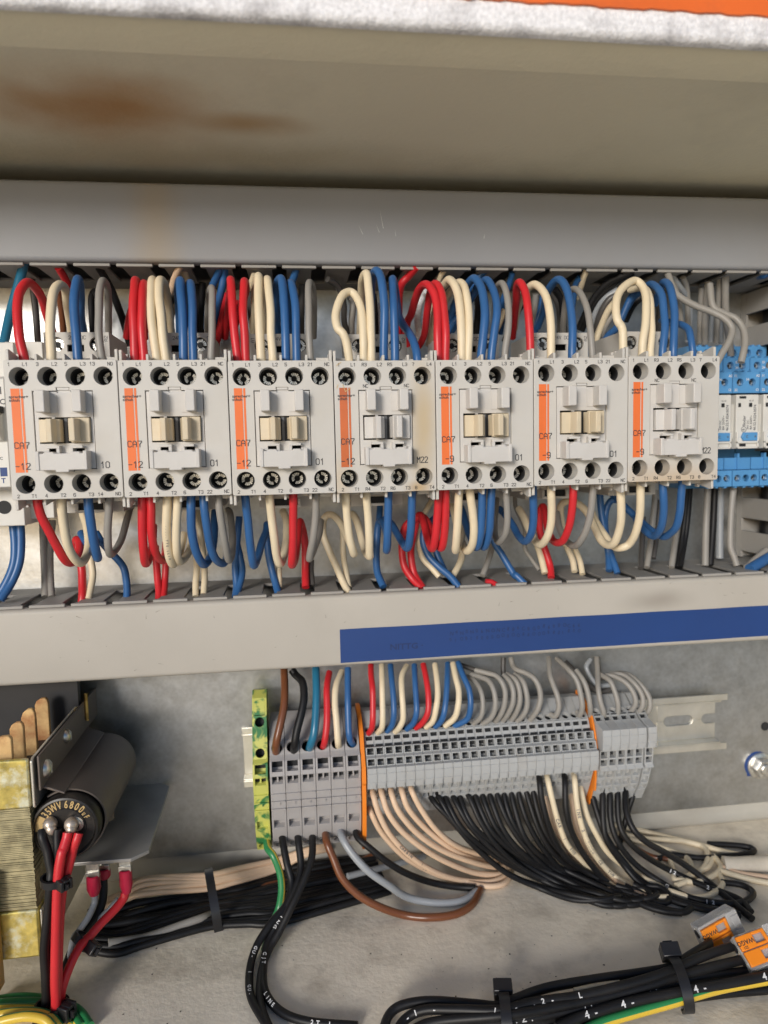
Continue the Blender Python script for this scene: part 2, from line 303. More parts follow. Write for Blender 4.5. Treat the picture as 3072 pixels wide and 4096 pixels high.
    def stroke(s, t, x, z, h, y=-0.06, lw=0.23, w=1.0, rot=0, align='l'):
        k = h/6; adv = 5.6*k*w; tot = adv*len(t)-1.6*k*w; ca, sa = math.cos(rot), math.sin(rot)
        ox = {'l': 0, 'c': -tot/2, 'r': -tot}[align]
        for ch in t:
            for line in STK.get(ch, ()):
                P = [tuple(float(c) for c in q.split(',')) for q in line.split()]
                for (a, b_), (c, d) in zip(P, P[1:]):
                    x0, z0, x1, z1 = ox+a*k*w, b_*k, ox+c*k*w, d*k; L_ = math.hypot(x1-x0, z1-z0) or 1; ux, uz = (x1-x0)/L_*lw/2, (z1-z0)/L_*lw/2
                    vs = [(x0-ux-uz, z0-uz+ux), (x1+ux-uz, z1+uz+ux), (x1+ux+uz, z1+uz-ux), (x0-ux+uz, z0-uz-ux)]
                    y -= 0.0004
                    s.add([(x+p*ca-q*sa, y, z+p*sa+q*ca) for p, q in vs], [(0, 1, 2, 3)])
            ox += adv
        return s
    def plate(s, splines, y, ext, bev, mi=0):    # splines in (x, z); front face at y
        vs, fs = plate_data(splines, ext/2-bev, bev)
        return s.add([(a, y+ext/2-c, b) for a, b, c in vs], fs, mi)
    def build(s, name, mats, parent=None, bevel=0, smooth=35, origin=None):
        me = bpy.data.meshes.new(name); o0 = Vector(origin) if origin is not None else Vector((0, 0, 0))
        me.from_pydata([((p[0]-o0.x)*S, (p[1]-o0.y)*S, (p[2]-o0.z)*S) for p in s.v], [], s.f)
        if not isinstance(mats, (list, tuple)): mats = [mats]
        for m in mats: me.materials.append(M[m])
        if len(mats) > 1: me.polygons.foreach_set('material_index', s.m)
        bm = bmesh.new(); bm.from_mesh(me); bmesh.ops.recalc_face_normals(bm, faces=bm.faces); bm.to_mesh(me); bm.free()
        if s.uv:
            n, c = s.uv; ul = me.uv_layers.new(name='UVMap')
            for p in me.polygons:
                for li in p.loop_indices:
                    vi = me.loops[li].vertex_index; k = vi % n; ul.data[li].uv = (abs(k/n*2-1), (vi//n)/c)
        if smooth:
            me.polygons.foreach_set('use_smooth', [True]*len(me.polygons)); me.set_sharp_from_angle(angle=math.radians(smooth))
        o = bpy.data.objects.new(name, me); COL.objects.link(o); o.location = o0*S
        if parent: o.parent = parent
        if bevel:
            b = o.modifiers.new('bevel', 'BEVEL'); b.width = bevel*S; b.segments = 2; b.limit_method = 'ANGLE'; b.angle_limit = math.radians(50)
        return o
def tag(o, label, cat, group=None):
    o['label'] = label; o['category'] = cat
    if group: o['group'] = group
    return o
def thing(name, label, cat, loc=(0, 0, 0), group=None):
    o = bpy.data.objects.new(name, None); COL.objects.link(o); o.location = Vector(loc)*S; o.empty_display_size = 0.01
    return tag(o, label, cat, group)
def struct(o): o['kind'] = 'structure'; return o
def copy_part(o, parent):
    c = o.copy(); COL.objects.link(c); c.parent = parent
    for ch in o.children: copy_part(ch, c)
    return c
ORD = ['first', 'second', 'third', 'fourth', 'fifth', 'sixth', 'seventh', 'eighth', 'ninth', 'tenth', 'eleventh', 'twelfth', 'thirteenth',
       'fourteenth', 'fifteenth', 'sixteenth', 'seventeenth', 'eighteenth', 'nineteenth', 'twentieth', 'twenty-first', 'twenty-second', 'twenty-third', 'twenty-fourth', 'twenty-fifth', 'twenty-sixth']
# ================================================================= cabinet shell
b = MB(); b.box(-330, 430, 88, 89.5, -240, 300)
plate = struct(b.build('mounting_plate', 'galv'))
b = MB(); b.box(-420, 520, 110, 112, -300, 320); struct(b.build('cabinet_back_wall', 'paint'))
ceil_m = M['paint'].copy(); ceil_m.name = 'stained_ceiling_paint'; M['ceil'] = ceil_m
c1, c2 = atz(400, 440, 122), atz(1000, 500, 122)
patch(ceil_m, tuple(c1), (64, 42, 60), (0.44, 0.21, 0.05), 0.9)  # soft orange-brown patches in the ceiling colour
patch(ceil_m, tuple(c2), (34, 15, 60), (0.46, 0.25, 0.07), 0.75)
patch(ceil_m, (-100, 25, 122), (200, 30, 60), (0.42, 0.33, 0.17), 0.5)  # long brownish band towards the back of the ceiling
b = MB(); b.box(-420, 520, -56, 110, 122, 123.5); struct(b.build('cabinet_ceiling', 'ceil'))
b = MB(); b.ext_x([(-55.8, 121.9), (-70, 125.2), (-71.5, 126.2), (-71.5, 128.0), (-55.8, 123.6)], -420, 520)
struct(b.build('cabinet_front_lip', 'paint'))
b = MB(); b.ext_x([(-70.2, 124.9), (-72, 125.2), (-73.2, 126.2), (-73.6, 127.4), (-73.6, 134.7), (-70.2, 134.7)], -420, 520)
struct(b.build('cabinet_edge_strip', 'edge'))
# jagged scratched lower border of the orange paint
b = MB(); pr = [(-60, 160)]; 
pr = [(-40, 200), (520, 200)]
xs = [520 - k*2.5 for k in range(0, 225)]
pr += [(x, 133.9 + 0.3*math.sin(x*0.9)*math.sin(x*0.37) + random.uniform(-0.25, 0.25)) for x in xs]
b.ext_y(pr, -74.6, -73.0); b.text('·150 M', 176, 136.4, 1.5, y=-74.66, mi=1)
struct(b.build('cabinet_fascia', ['orangepaint', 'greyink'], smooth=0))
M['flo'] = M['floorpaint']
b = MB(); b.box(-420, 520, -130, 110, -258, -256); struct(b.build('cabinet_floor', 'floorpaint'))
b = MB(); b.ext_x([(110, -256.2), (96.5, -256.2), (94, -255), (92.3, -252), (92, -248), (92, -238), (93.5, -238), (93.5, -251), (97, -255.4), (110, -255.4)], -420, 520); struct(b.build('floor_back_flange', 'flange', smooth=60))
b = MB(); b.box(-252, -250, 0, 112, -256, 122); struct(b.build('cabinet_side_wall', 'paint'))  # unseen left wall, moved in to darken the lower left
b = MB(); b.box(520, 525, -130, 112, -300, 320); struct(b.build('cabinet_side_wall', 'paint'))
b = MB(); b.box(-4000, 4000, -6000, 600, -760, -750); struct(b.build('ground', 'outside'))  # unseen pale ground, added to throw light up at the ceiling

# ================================================================= wiring ducts
def duct(name, zin, zout, tilt, label, covermat, slots_x, xs0, xs1):
    """zin: height of the slotted side towards the contactors; zout: the far side"""
    t = thing(name, label, 'cable duct', (0, 39, zin), 'horizontal cable ducts')
    o = Vector((0, 39, zin)); sg = 1 if zout > zin else -1
    b = MB(); z0, z1 = sorted((zin, zout))
    # cover: a shallow channel with rounded corners
    r = 2.2; pr = []
    zi, zo = zin, zout
    def arc(cy, cz, a0, a1, rr): return [(cy+rr*math.cos(math.radians(a0+(a1-a0)*k/4)), cz+sg*rr*math.sin(math.radians(a0+(a1-a0)*k/4))) for k in range(5)]
    outer = [(45, zi+sg*0.6)] + arc(39+r, zi+sg*0.6+sg*r, 270, 180, r) + arc(39+r, zo-sg*r, 180, 90, r) + [(45, zo)]
    inner = [(45, zo-sg*1.4), (40.6, zo-sg*1.4), (40.6, zi+sg*2.0), (45, zi+sg*2.0)]
    prf = [(y-39, z-zin) for y, z in outer+inner]
    b.ext_x(prf, xs0, xs1); b.build('cover', covermat, t)
    # slotted side: one finger between each pair of slots, joined at a continuous strip by the plate
    b = MB(); zz = (-0.9, 0.5); b.box(xs0, xs1, 72-39, 87.8-39, *sorted((sg*zz[0], sg*zz[1]))); b.build('side_strip', 'duct', t)
    proto = None
    P = 19.2; nk, ww = 1.4, 3.6
    for x in slots_x:
        if proto is None:
            xl, xr = 0, P; hw = ww; 
            pts = [(nk, 2.6), (P-nk, 2.6), (P-nk, 4.4), (P-hw+0.5, 5.6), (P-hw, 6.6), (P-hw, 33.05), (hw, 33.05), (hw, 6.6), (hw-0.5, 5.6), (nk, 4.4)]
            b = MB(); b.ext_z(pts, *sorted((sg*zz[0], sg*zz[1]))); proto = b.build('finger', 'duct', t, bevel=0.25); q = proto
        else: q = copy_part(proto, t)
        q.location = (x*S, 0, 0)
    b = MB(); b.box(xs0, xs1, 5.6, 48.8, *sorted((sg*(abs(zo-zi)-1.6), sg*(abs(zo-zi)-3.0)))); b.build('far_side', 'duct', t)
    b = MB(); b.box(xs0, xs1, 46.9, 48.7, *sorted((sg*2.4, sg*(abs(zo-zi)-3.1)))); b.build('base', 'duct', t)
    if tilt:
        t.rotation_euler = (0, tilt, 0)
    return t
SX = -198.2
up = duct('cable_duct', 78.3, 115, 0, 'wide grey plastic cable duct with a smooth cover, above the row of contactors', 'ductup', [SX+19.2*k for k in range(-3, 26)], -255, 330)
LX = -189.3
lo = duct('cable_duct', -82.3, -119.5, 0, 'grey plastic cable duct with blue tape on its cover, below the contactors', 'ductlow', [LX+19.2*k for k in range(-3, 22)], -255, 330)
patch(M['ductup'], (-100, 0, 12), (20, 40, 60), (0.36, 0.27, 0.15), 0.5)  # soft yellowish patch on the left of the upper cover
patch(M['ductlow'], (150, 0, -12), (30, 60, 9), (0.20, 0.17, 0.14), 0.5)  # dark stain towards the right of the lower cover
# scratches on the upper cover
b = MB()
for x, z, l, a in ((6, 96, 9, 100), (4, 94, 4, 110), (-4, 93, 5, 115), (56, 92, 2.5, 80), (12, 92.5, 3, 95)):
    ca, sa = math.cos(math.radians(a)), math.sin(math.radians(a)); hw = 0.12
    b.add([(x-sa*hw, 38.93, z+ca*hw), (x+sa*hw, 38.93, z-ca*hw), (x+ca*l, 38.93, z+sa*l)], [(0, 1, 2)])
o = b.build('scratch', 'white', smooth=0); o.parent = up; o.matrix_parent_inverse = Matrix.Translation(-Vector((0, 39, 78.3))*S)
b = MB(); rs = random.Random(3)
for k in range(34):
    x, z, l, a = rs.uniform(-170, 200), rs.uniform(-99, -85), rs.uniform(0.5, 3.5), rs.uniform(-0.5, 0.5) if k % 3 else rs.uniform(0.8, 2.2)
    if k > 24: z = rs.uniform(-118, -102); x = rs.uniform(-170, -25)
    ca, sa = math.cos(a), math.sin(a); hw = rs.uniform(0.06, 0.16)
    b.add([(x-sa*hw, 38.93, z+ca*hw), (x+sa*hw, 38.93, z-ca*hw), (x+ca*l, 38.93, z+sa*l)], [(0, 1, 2)])
M['scuff'] = mat('scuff_mark', (0.20, 0.175, 0.145), 0.7)
o = b.build('scuff_marks', 'scuff', smooth=0); o['kind'] = 'stuff'; o.parent = lo; o.matrix_parent_inverse = Matrix.Translation(-Vector((0, 39, -82.3))*S)
b = MB()
for k in range(210):
    x, y, r = rs.uniform(-190, 240), rs.uniform(-60, 90), rs.choice((0.12, 0.18, 0.22, 0.3, 0.5)); n = 5; a0 = rs.uniform(0, 6)
    if k % 4 == 0: x, y = 60+rs.gauss(0, 45), rs.uniform(-40, 20)
    b.add([(x+r*rs.uniform(.5, 1.3)*math.cos(a0+6.283*i/n), y+r*rs.uniform(.5, 1.3)*math.sin(a0+6.283*i/n), -255.9) for i in range(n)] + [(x, y, -255.9+r*0.5)], [(i, (i+1) % n, n) for i in range(n)])
M['grit'] = mat('dark_grit', (0.06, 0.045, 0.035), 0.8)
o = b.build('grit', 'grit', smooth=0); o['kind'] = 'stuff'; o['label'] = 'dark grit and crumbs scattered over the cabinet floor'; o['category'] = 'dirt'
# blue tape
b = MB(); n = 60; vs = []
for k in range(n+1):
    x = -20.5 + k*(330-(-20.5)-2)/n; s_ = 0.15*math.sin(k*0.7)
    vs += [(x, 38.82, -100.4+s_*0.5+(k/n)*0.8), (x, 38.82, -117.7+s_*0.4+(k/n)*1.4)]
b.add(vs, [(2*k, 2*k+1, 2*k+3, 2*k+2) for k in range(n)])
tp = tag(b.build('tape', 'tape', smooth=0), 'long strip of blue tape stuck along the lower duct cover', 'tape')
b = MB(); b.text('NITTG ·', 5, -112.4, 3.0, y=0, mi=0, w=1.15)
for k in range(26):
    x = 36+k*2.75; 
    b.text(random.choice('0O689G4CN'), x, -106.5+random.uniform(-.6, .6)+k*0.04, 2.0, y=0, rot=random.uniform(-.2, .2), w=0.9)
    b.text(random.choice('01O8'), x, -109.8+random.uniform(-.4, .4)+k*0.04, 1.9, y=0, rot=random.uniform(-.2, .2), w=0.8)
M['faintink'] = mat('faded_pen', (0.012, 0.03, 0.11), 0.6)
o = b.build('handwriting', 'faintink', smooth=0); o.location = (0, 38.76*S, 0); o.parent = tp

# vertical duct on the right
t = thing('cable_duct', 'vertical grey slotted cable duct at the right edge beside the blue relays', 'cable duct', (240, 40, 0))
vx = 226.5 - 240
b = MB()
b.box(vx+1.5, 60, 47.0, 48, -80, 76); b.build('base', 'duct', t)
b = MB(); b.box(vx, vx+1.5, 43, 47.8, -80, 76); b.build('side_strip', 'duct', t)
b = MB(); b.box(vx-0.5, 60, -1.5, -0.1, -80, 76); b.box(60, 61.5, -1.5, 48, -80, 76); b.build('cover', 'duct', t, bevel=0.4)
proto = None
for k in range(8):
    z = 70 - k*20
    if proto is None:
        b2 = MB(); b2.ext_x([(0.6, -9), (4, -9), (7, -6.2), (43, -6.2), (43, 6.2), (7, 6.2), (4, 9), (0.6, 9)], vx, vx+1.5); proto = b2.build('finger', 'duct', t, bevel=0.25); q = proto
    else: q = copy_part(proto, t)
    q.location = (0, 0, z*S)

for k, (x, y, r, cl) in enumerate(((233, 60, 4.2, 'black'), (242, 66, 4.5, 'black'), (237, 76, 4.4, 'black'), (250, 58, 4.2, 'black'), (248, 74, 4.6, 'black'), (259, 66, 4.6, 'black'), (262, 79, 4.0, 'black'))):
    b = MB(); b.tube([(x, y, -95), (x+1.5, y-1, -40), (x-1, y+1, 10), (x+1, y, 50), (x-1, y+2, 90)], r, 12); o = b.build('cable', cl, smooth=60, origin=(x, y, -95))
    tag(o, f'black cable inside the vertical duct, {ORD[k]} from its slotted side', 'cable', 'cables inside the vertical duct')

# ================================================================= DIN rails
def rail(x0, x1, zc, label, yb=88, slots=()):
    t = thing('mounting_rail', label, 'rail', (x0, yb, zc), 'slotted mounting rails')
    L_ = x1-x0; hw = 17.5
    b = MB(); th = 1.0; pr = []
    hole = []
    for sx in slots: hole.append([(sx+dx, zz) for dx, zz in rrect(-9.5, 9.5, -3.1, 3.1, 3.05, 5)])
    if hole:
        c = slots[0]; b.box(0, c-14, -1.15, -0.15, -12.5, 12.5)
        for s_ in (1, -1):
            arc = lambda cx_, a0, a1: [(cx_+3.1*math.cos(math.radians(a0+(a1-a0)*k/6)), s_*3.1*math.sin(math.radians(a0+(a1-a0)*k/6))) for k in range(7)]
            b.ext_y([(c-14.1, s_*12.5), (c-14.1, 0)] + arc(c-6.4, 180, 90) + arc(c+6.4, 90, 0) + arc(L_-5.9, 180, 90) + [(L_, s_*3.1), (L_, s_*12.5)], -1.15, -0.15)
    else: b.box(0, L_, -1.15, -0.15, -12.5, 12.5)
    for s_ in (1, -1):
        b.box(0, L_, -7.5, -0.2, *sorted((s_*12.5, s_*13.5))); b.box(0, L_+4, -7.5, -6.5, *sorted((s_*13.5, s_*17.5)))
    b.build('profile', 'rail', t, bevel=0.3)
    return t
rail(-74.5, 214.5, -181.7, 'yellowish slotted steel rail under the lower row of terminal blocks', slots=(264.5,))
rail(-300, 205, 0, 'slotted steel rail hidden behind the row of contactors')
# bolt on the plate
c = at(3062, 3078, 82)
t = thing('hex_bolt', 'zinc plated hex bolt with a flange at the right edge of the mounting plate', 'bolt', (c.x, 88, c.z))
b = MB(); b.lathe((0, -0.3, 0), (0, -1, 0), [(0, 0), (0, 8.5), (1.0, 8.3), (1.4, 7.6), (1.4, 0)], 28); b.build('washer', 'screw', t)
b = MB(); b.cyl((0, -1.6, 0), (0, -6.5, 0), 6.6, 6.6, 6); b.lathe((0, -6.5, 0), (0, -1, 0), [(0, 4), (1.2, 3.6), (1.6, 0)], 16); b.build('head', 'screw', t, bevel=0.5)
b = MB(); b.box(-8.2, -6.6, -0.25, -0.05, -6.5, 5) ; b.cyl((-1.7, -0.02, 0.8), (-1.7, -0.12, 0.8), 8.5, 8.5, 24); b.build('paint_mark', 'tape', t)
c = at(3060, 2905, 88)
b = MB(); b.cyl((c.x, 87.9, c.z), (c.x, 87.7, c.z), 2.8, 2.8, 20); o = b.build('screw_hole', 'hole'); o.parent = plate  # black disc on the sheet, coloured as the shade inside a hole
# ================================================================= contactors
HX = (-16.6, -5.5, 5.6, 16.7); HT, HB = 21.9, -22.5
def screw_mesh(b, cx, y, cz, r, rot, mi=0, md=1):
    """serrated plus-minus screw: bright rim sectors standing around a dark cross recess"""
    b.cyl((cx, y+1.2, cz), (cx, y+0.5, cz), r*0.97, r*0.97, 18, md)
    for q in range(4):
        a0 = rot + q*math.pi/2
        # rim sector with three serrations
        for k in range(3):
            t0 = a0+0.27+k*0.35; t1 = t0+0.30
            pr = [(cx+rr*math.cos(t), cz+rr*math.sin(t)) for rr, t in ((r*0.50, t0+0.06), (r, t0), (r*1.0, (t0+t1)/2), (r, t1), (r*0.50, t1-0.06))]
            b.ext_y(pr, y-0.05*k, y+0.6, mi)
    for q in (0, 2):
        a0 = rot+q*math.pi/2; ux, uz = math.cos(a0), math.sin(a0)
        pr = [(cx+ux*d-uz*w_, cz+uz*d+ux*w_) for d, w_ in ((r*0.55, -0.38), (r*1.08, -0.38), (r*1.08, 0.38), (r*0.55, 0.38))]
        b.ext_y(pr, y-0.12, y+0.6, mi)
    pr = []
    for k in range(4):
        a = rot+k*math.pi/2
        for da, rr in ((-0.3, 0.62), (0.3, 0.62), (0.785, 0.36)): pr.append((cx+rr*r*math.cos(a+da), cz+rr*r*math.sin(a+da)))
    b.ext_y(pr, y+0.28, y+0.6, md)

def contactor_base():
    t = thing('contactor', '', 'contactor', (0, 0, 0), 'row of seven contactors')
    # front cover with eight screw openings and the carrier window
    out = rrect(-22.3, 22.3, -28.9, 28.6, 0.9, 3)
    win = [(-11.8, -16.7), (-2.5, -16.7), (-2.5, -17.5), (3.1, -17.5), (3.1, -16.7), (12.1, -16.7), (12.1, 15.95), (2.9, 15.95), (2.9, 17.3), (-2.3, 17.3), (-2.3, 15.95), (-11.8, 15.95)]
    b = MB(); b.plate([out, win] + [circ(x, z, 3.85, 32) for x in HX for z in (HT, HB)], 0, 2.0, 0.22)
    for z in (HT, HB):                              # slight moulded collar and the shaft of every opening
        for x in HX:
            n = 28; vs = []
            for y, r in ((0.25, 4.0), (-0.06, 4.0), (-0.06, 3.86), (2, 3.86), (5, 3.8), (6.2, 3.75)):
                vs += [(x+r*math.cos(2*math.pi*k/n), y, z+r*math.sin(2*math.pi*k/n)) for k in range(n)]
            b.add(vs, [(j*n+k, j*n+(k+1) % n, (j+1)*n+(k+1) % n, (j+1)*n+k) for j in range(5) for k in range(n)])
    b.build('front_cover', 'plastic', t)
    for z in (HT, HB):
        for x in HX: 
            b = MB(); n = 20; vs = []
            for y, r in ((6.2, 3.76), (6.2, 3.25), (13, 3.25), (13, 0.01)): vs += [(x+r*math.cos(2*math.pi*k/n), y, z+r*math.sin(2*math.pi*k/n)) for k in range(n)]
            b.add(vs, [(j*n+k, j*n+(k+1) % n, (j+1)*n+(k+1) % n, (j+1)*n+k) for j in range(3) for k in range(n)])
            b.build('screw_well', 'hole', t)
    # housing behind: side walls, terminal chambers with dividers, deep base
    b = MB()
    for s_ in (-1, 1): b.box(s_*22.3, s_*20.9, 1.9, 78, -27.8, 27.8)

    b.box(-20.9, 20.9, 25, 78, -27.5, 27.5)
    b.box(-20.9, 20.9, 16, 26, -31.0, 31.2); b.box(-20.9, 20.9, 13, 16.5, -15, 15)
    for x in (-11.0, 0.1, 11.2):
        for s_ in (1, -1): b.ext_x([(4.5, s_*26), (4.5, s_*31.6), (6, s_*31.7), (16.2, s_*30.2), (16.2, s_*26)], x-0.55, x+0.55)
    for s_ in (1, -1):                              # taller outer fins
        for sx in (1, -1):
            b.ext_x([(3.0, s_*27), (3.0, s_*33.2), (4.5, s_*33.5), (14.5, s_*31.6), (14.5, s_*33), (17, s_*33), (17, s_*30.8), (24, s_*30.8), (24, s_*27)], sx*22.25, sx*21.05)
            b.ext_x([(12, s_*27), (12, s_*31.2), (25.5, s_*31.2), (25.5, s_*27)], *sorted((sx*21.2, sx*15.6)))
    b.build('housing', 'plastic', t, bevel=0.2)
    b = MB()                                        # rear DIN foot seen under the body
    b.box(-13, 13, 40, 79, -38, -27)
    b.box(-7, 7, 32, 34, -37.5, -36.2); b.box(-7.0, -5.6, 32, 34, -36.2, -33); b.box(5.6, 7.0, 32, 34, -36.2, -33); b.box(-7, 7, 34, 40, -37.5, -31)
    b.build('rail_foot', 'plastic', t, bevel=0.2)
    b = MB(); b.box(-5.6, 5.6, 33.4, 34.3, -36.3, -33.0); b.build('foot_slot', 'hole', t)
    # carrier
    b = MB()
    wnd = [(-9.95, -5.75), (10.7, -5.75), (10.7, 5.05), (-9.95, 5.05)]
    sl1 = [(-6.6, -9.3), (-2.8, -9.3), (-2.8, -7.9), (-6.6, -7.9)]; sl2 = [(3.9, -9.3), (7.6, -9.3), (7.6, -7.9), (3.9, -7.9)]
    co = [(-11.5, -16.4), (11.8, -16.4), (11.8, 15.6), (2.8, 15.6), (2.8, 15.1), (-2.2, 15.1), (-2.2, 15.6), (-11.5, 15.6)]
    b.plate([co, wnd, sl1, sl2], 0.45, 1.6, 0.12)
    b.box(-4.6, -3.4, -0.2, 1.0, 4.5, 5.2); b.box(-4.5, -3.5, -0.2, 1.0, -5.9, -5.3)
    b.box(-4.9, -2.3, 0.1, 1.2, 6.75, 14.2); b.box(2.75, 5.6, 0.1, 1.2, 6.75, 15.0)
    car = b.build('carrier', 'plastic2', t)
    b = MB(); b.box(-2.3, 2.9, 1.2, 1.6, 14.9, 17.2); b.box(-2.0, 2.6, 0.5, 1.3, 16.3, 17.25); b.build('latch_notch', 'plastic2', t)
    b = MB(); b.box(-11.8, 12.1, 9, 9.5, -16.7, 15.9); b.box(-2.6, 3.2, 2.2, 2.5, -17.6, 17.6); b.build('carrier_recess', 'hole', t)
    for x0, x1 in ((-8.85, -4.95), (5.45, 9.25)):
        b = MB(); sx = 1 if x0 < 0 else -1
        b.box(x0, x1, -7.0, 0.6, 6.85, 13.6+2.2); b.build('tab', 'plastic2', t, bevel=0.4)
    b = MB()
    for xs in (1, -1):                               # two hooked guides above the handle
        c0 = 0.45; f = lambda a: c0 + xs*a
        x0, x1 = sorted((f(1.95), f(7.15))); b.box(x0, x1, -2.6, 0.6, -7.85, -6.8)
        x0, x1 = sorted((f(1.95), f(3.3))); b.box(x0, x1, -2.6, 0.6, -10.4, -7.8)
    b.build('hook_guide', 'plastic2', t, bevel=0.18)
    b = MB()
    hp = [(-9.9, -16.7), (-2.3, -16.7), (-2.3, -17.6), (2.9, -17.6), (2.9, -16.7), (10.2, -16.7), (10.2, -9.0), (8.9, -9.0), (8.9, -9.9), (7.6, -9.9), (7.2, -9.2), (4.2, -9.2), (3.7, -9.9), (-2.6, -9.9), (-3.1, -9.2), (-6.3, -9.2), (-6.8, -9.9), (-8.3, -9.9), (-8.3, -9.0), (-9.9, -9.0)]
    b.ext_y(hp, -6.6, 0.6); b.build('handle', 'plastic2', t, bevel=0.3)
    b = MB(); b.box(-9.95, -8.35, -7.0, -1, -16.75, -8.9); b.box(8.75, 10.25, -7.0, -1, -16.75, -8.9); b.build('handle_flange', 'plastic2', t, bevel=0.3)
    return t

def coil_block(t):
    c = MB(); out = [(-14, 27), (14, 27), (14, 43.9), (-14, 43.9)]
    c.plate([out, circ(-8.7, 38.6, 3.2, 24), circ(8.6, 38.6, 3.2, 24), [(-4.1, 35.4), (3.0, 35.4), (3.0, 38.4), (-4.1, 38.4)]], 25, 2, 0.15)
    c.box(-14, 14, 34, 60, 27, 43.8); c.box(-14, -13, 26.9, 34, 27, 43.8); c.box(13, 14, 26.9, 34, 27, 43.8); c.box(-13, 13, 26.9, 34, 43.0, 43.8); c.box(-13, 13, 26.9, 34, 27, 34.9)
    blk = c.build('coil_block', 'plastic', t)
    for x in (-8.7, 8.6):
        b = MB(); screw_mesh(b, 0, 0, 0, 2.75, random.uniform(0, 1.5)); s_ = b.build('coil_screw', ['screw', 'hole'], blk); s_.location = (x*S, 27.2*S, 38.6*S)
    b = MB(); b.box(-13, 13, 33, 33.9, 35, 42.9); b.build('coil_recess', 'hole', blk)
    return blk

base = contactor_base()
def lettering(t, top, bot, rating, code, nc, blk):
    b = MB()
    xs = (-20.1, -13.8, -9.0, -2.3, 2.2, 8.9, 12.6, 19.8)
    for s_, x in zip(top, xs): b.stroke(s_, x, 26.2, 1.3, align='c', w=0.95)
    for s_, x in zip(bot, xs): b.stroke(s_, x+0.4, -28.0, 1.3, align='c', w=0.95)
    b.stroke('CA7', -19.8, -7.5, 2.4, y=-0.14, lw=0.34, w=0.92); b.stroke(rating, -20.0 if '12' in rating else -18.4, -16.2, 2.5, y=-0.14, lw=0.34, w=0.9)
    if code == 'M22': b.stroke(code, 13.7, -16.3, 2.5, lw=0.36, w=0.74)
    else: b.stroke(code, 13.9, -16.3, 2.5, lw=0.36, w=0.85)
    if nc: b.stroke('NC', -8.6, 17.0, 1.3, align='c'); b.stroke('NC', 9.5, 17.0, 1.3, align='c')
    b.build('lettering', 'ink', t, smooth=0)
    b = MB(); b.text('sprecher+', -20.9, 13.1, 1.15, y=-0.14, w=1.12); b.text('schuh', -20.9, 11.7, 1.15, y=-0.14, w=1.12); b.build('maker_name', 'ink', t, smooth=0)
    b = MB(); b.stroke('24V DC', 0.3, 40.8, 1.5, y=24.94, align='c', w=0.9); b.stroke('A1', -11.9, 39.9, 1.4, y=24.94, rot=math.pi/2); b.stroke('A2', 13.3, 39.9, 1.4, y=24.94, rot=math.pi/2)
    b.build('coil_lettering', 'greyink', blk, smooth=0)
specs = [('13', 'NO', '14', 'NO', '-12', '10', 0, 'light grey contactor marked CA7 -12 and 10, leftmost of the seven'),
         ('21', 'NC', '22', 'NC', '-12', '01', 0, 'light grey contactor marked CA7 -12 and 01, second from the left, cream sliders'),
         ('21', 'NC', '22', 'NC', '-12', '01', 0, 'light grey contactor marked CA7 -12, left neighbour of the one with tape over its stripe'),
         ('7', 'L4', '8', 'T4', '-12', 'M22', 1, 'yellow stained contactor marked CA7 -12 M22, its orange stripe darkened under tape'),
         ('21', 'NC', '22', 'NC', '-9', '01', 0, 'light grey contactor marked CA7 -9 and 01, right neighbour of the yellow stained M22 one'),
         ('21', 'NC', '22', 'NC', '-9', '01', 0, 'light grey contactor marked CA7 -9 and 01, second from the right end of the row'),
         ('7', 'L4', '8', 'T4', '-9', 'M22', 1, 'contactor marked CA7 -9 M22 beside the blue relays, rightmost of the seven')]
ROT = random.Random(5)
M['orange2'] = mat('darkened_orange_print', (0.55, 0.115, 0.02), 0.3, var=0.15, vscale=60, dirt=(0.28, 0.07, 0.02), dirt_amt=0.6, dscale=50, coat=0.6)
patch(M['plastic'], (17.5, 0, 0), (5.5, 4, 26), (0.50, 0.38, 0.20), 0.0)
M['plastic_st'] = M['plastic'].copy(); M['plastic_st'].name = 'stained_contactor_plastic'
patch(M['plastic_st'], (16.5, 0, 2), (9, 14, 40), (0.50, 0.37, 0.19), 0.75); patch(M['plastic_st'], (14, 0, -27), (9, 14, 5), (0.45, 0.30, 0.13), 0.8)
patch(M['plastic_st'], (-20, 0, -22), (8, 14, 14), (0.55, 0.42, 0.26), 0.5)
zoff = (0.55, 0.25, -0.25, -0.5, -0.45, 0.15, 0.7)
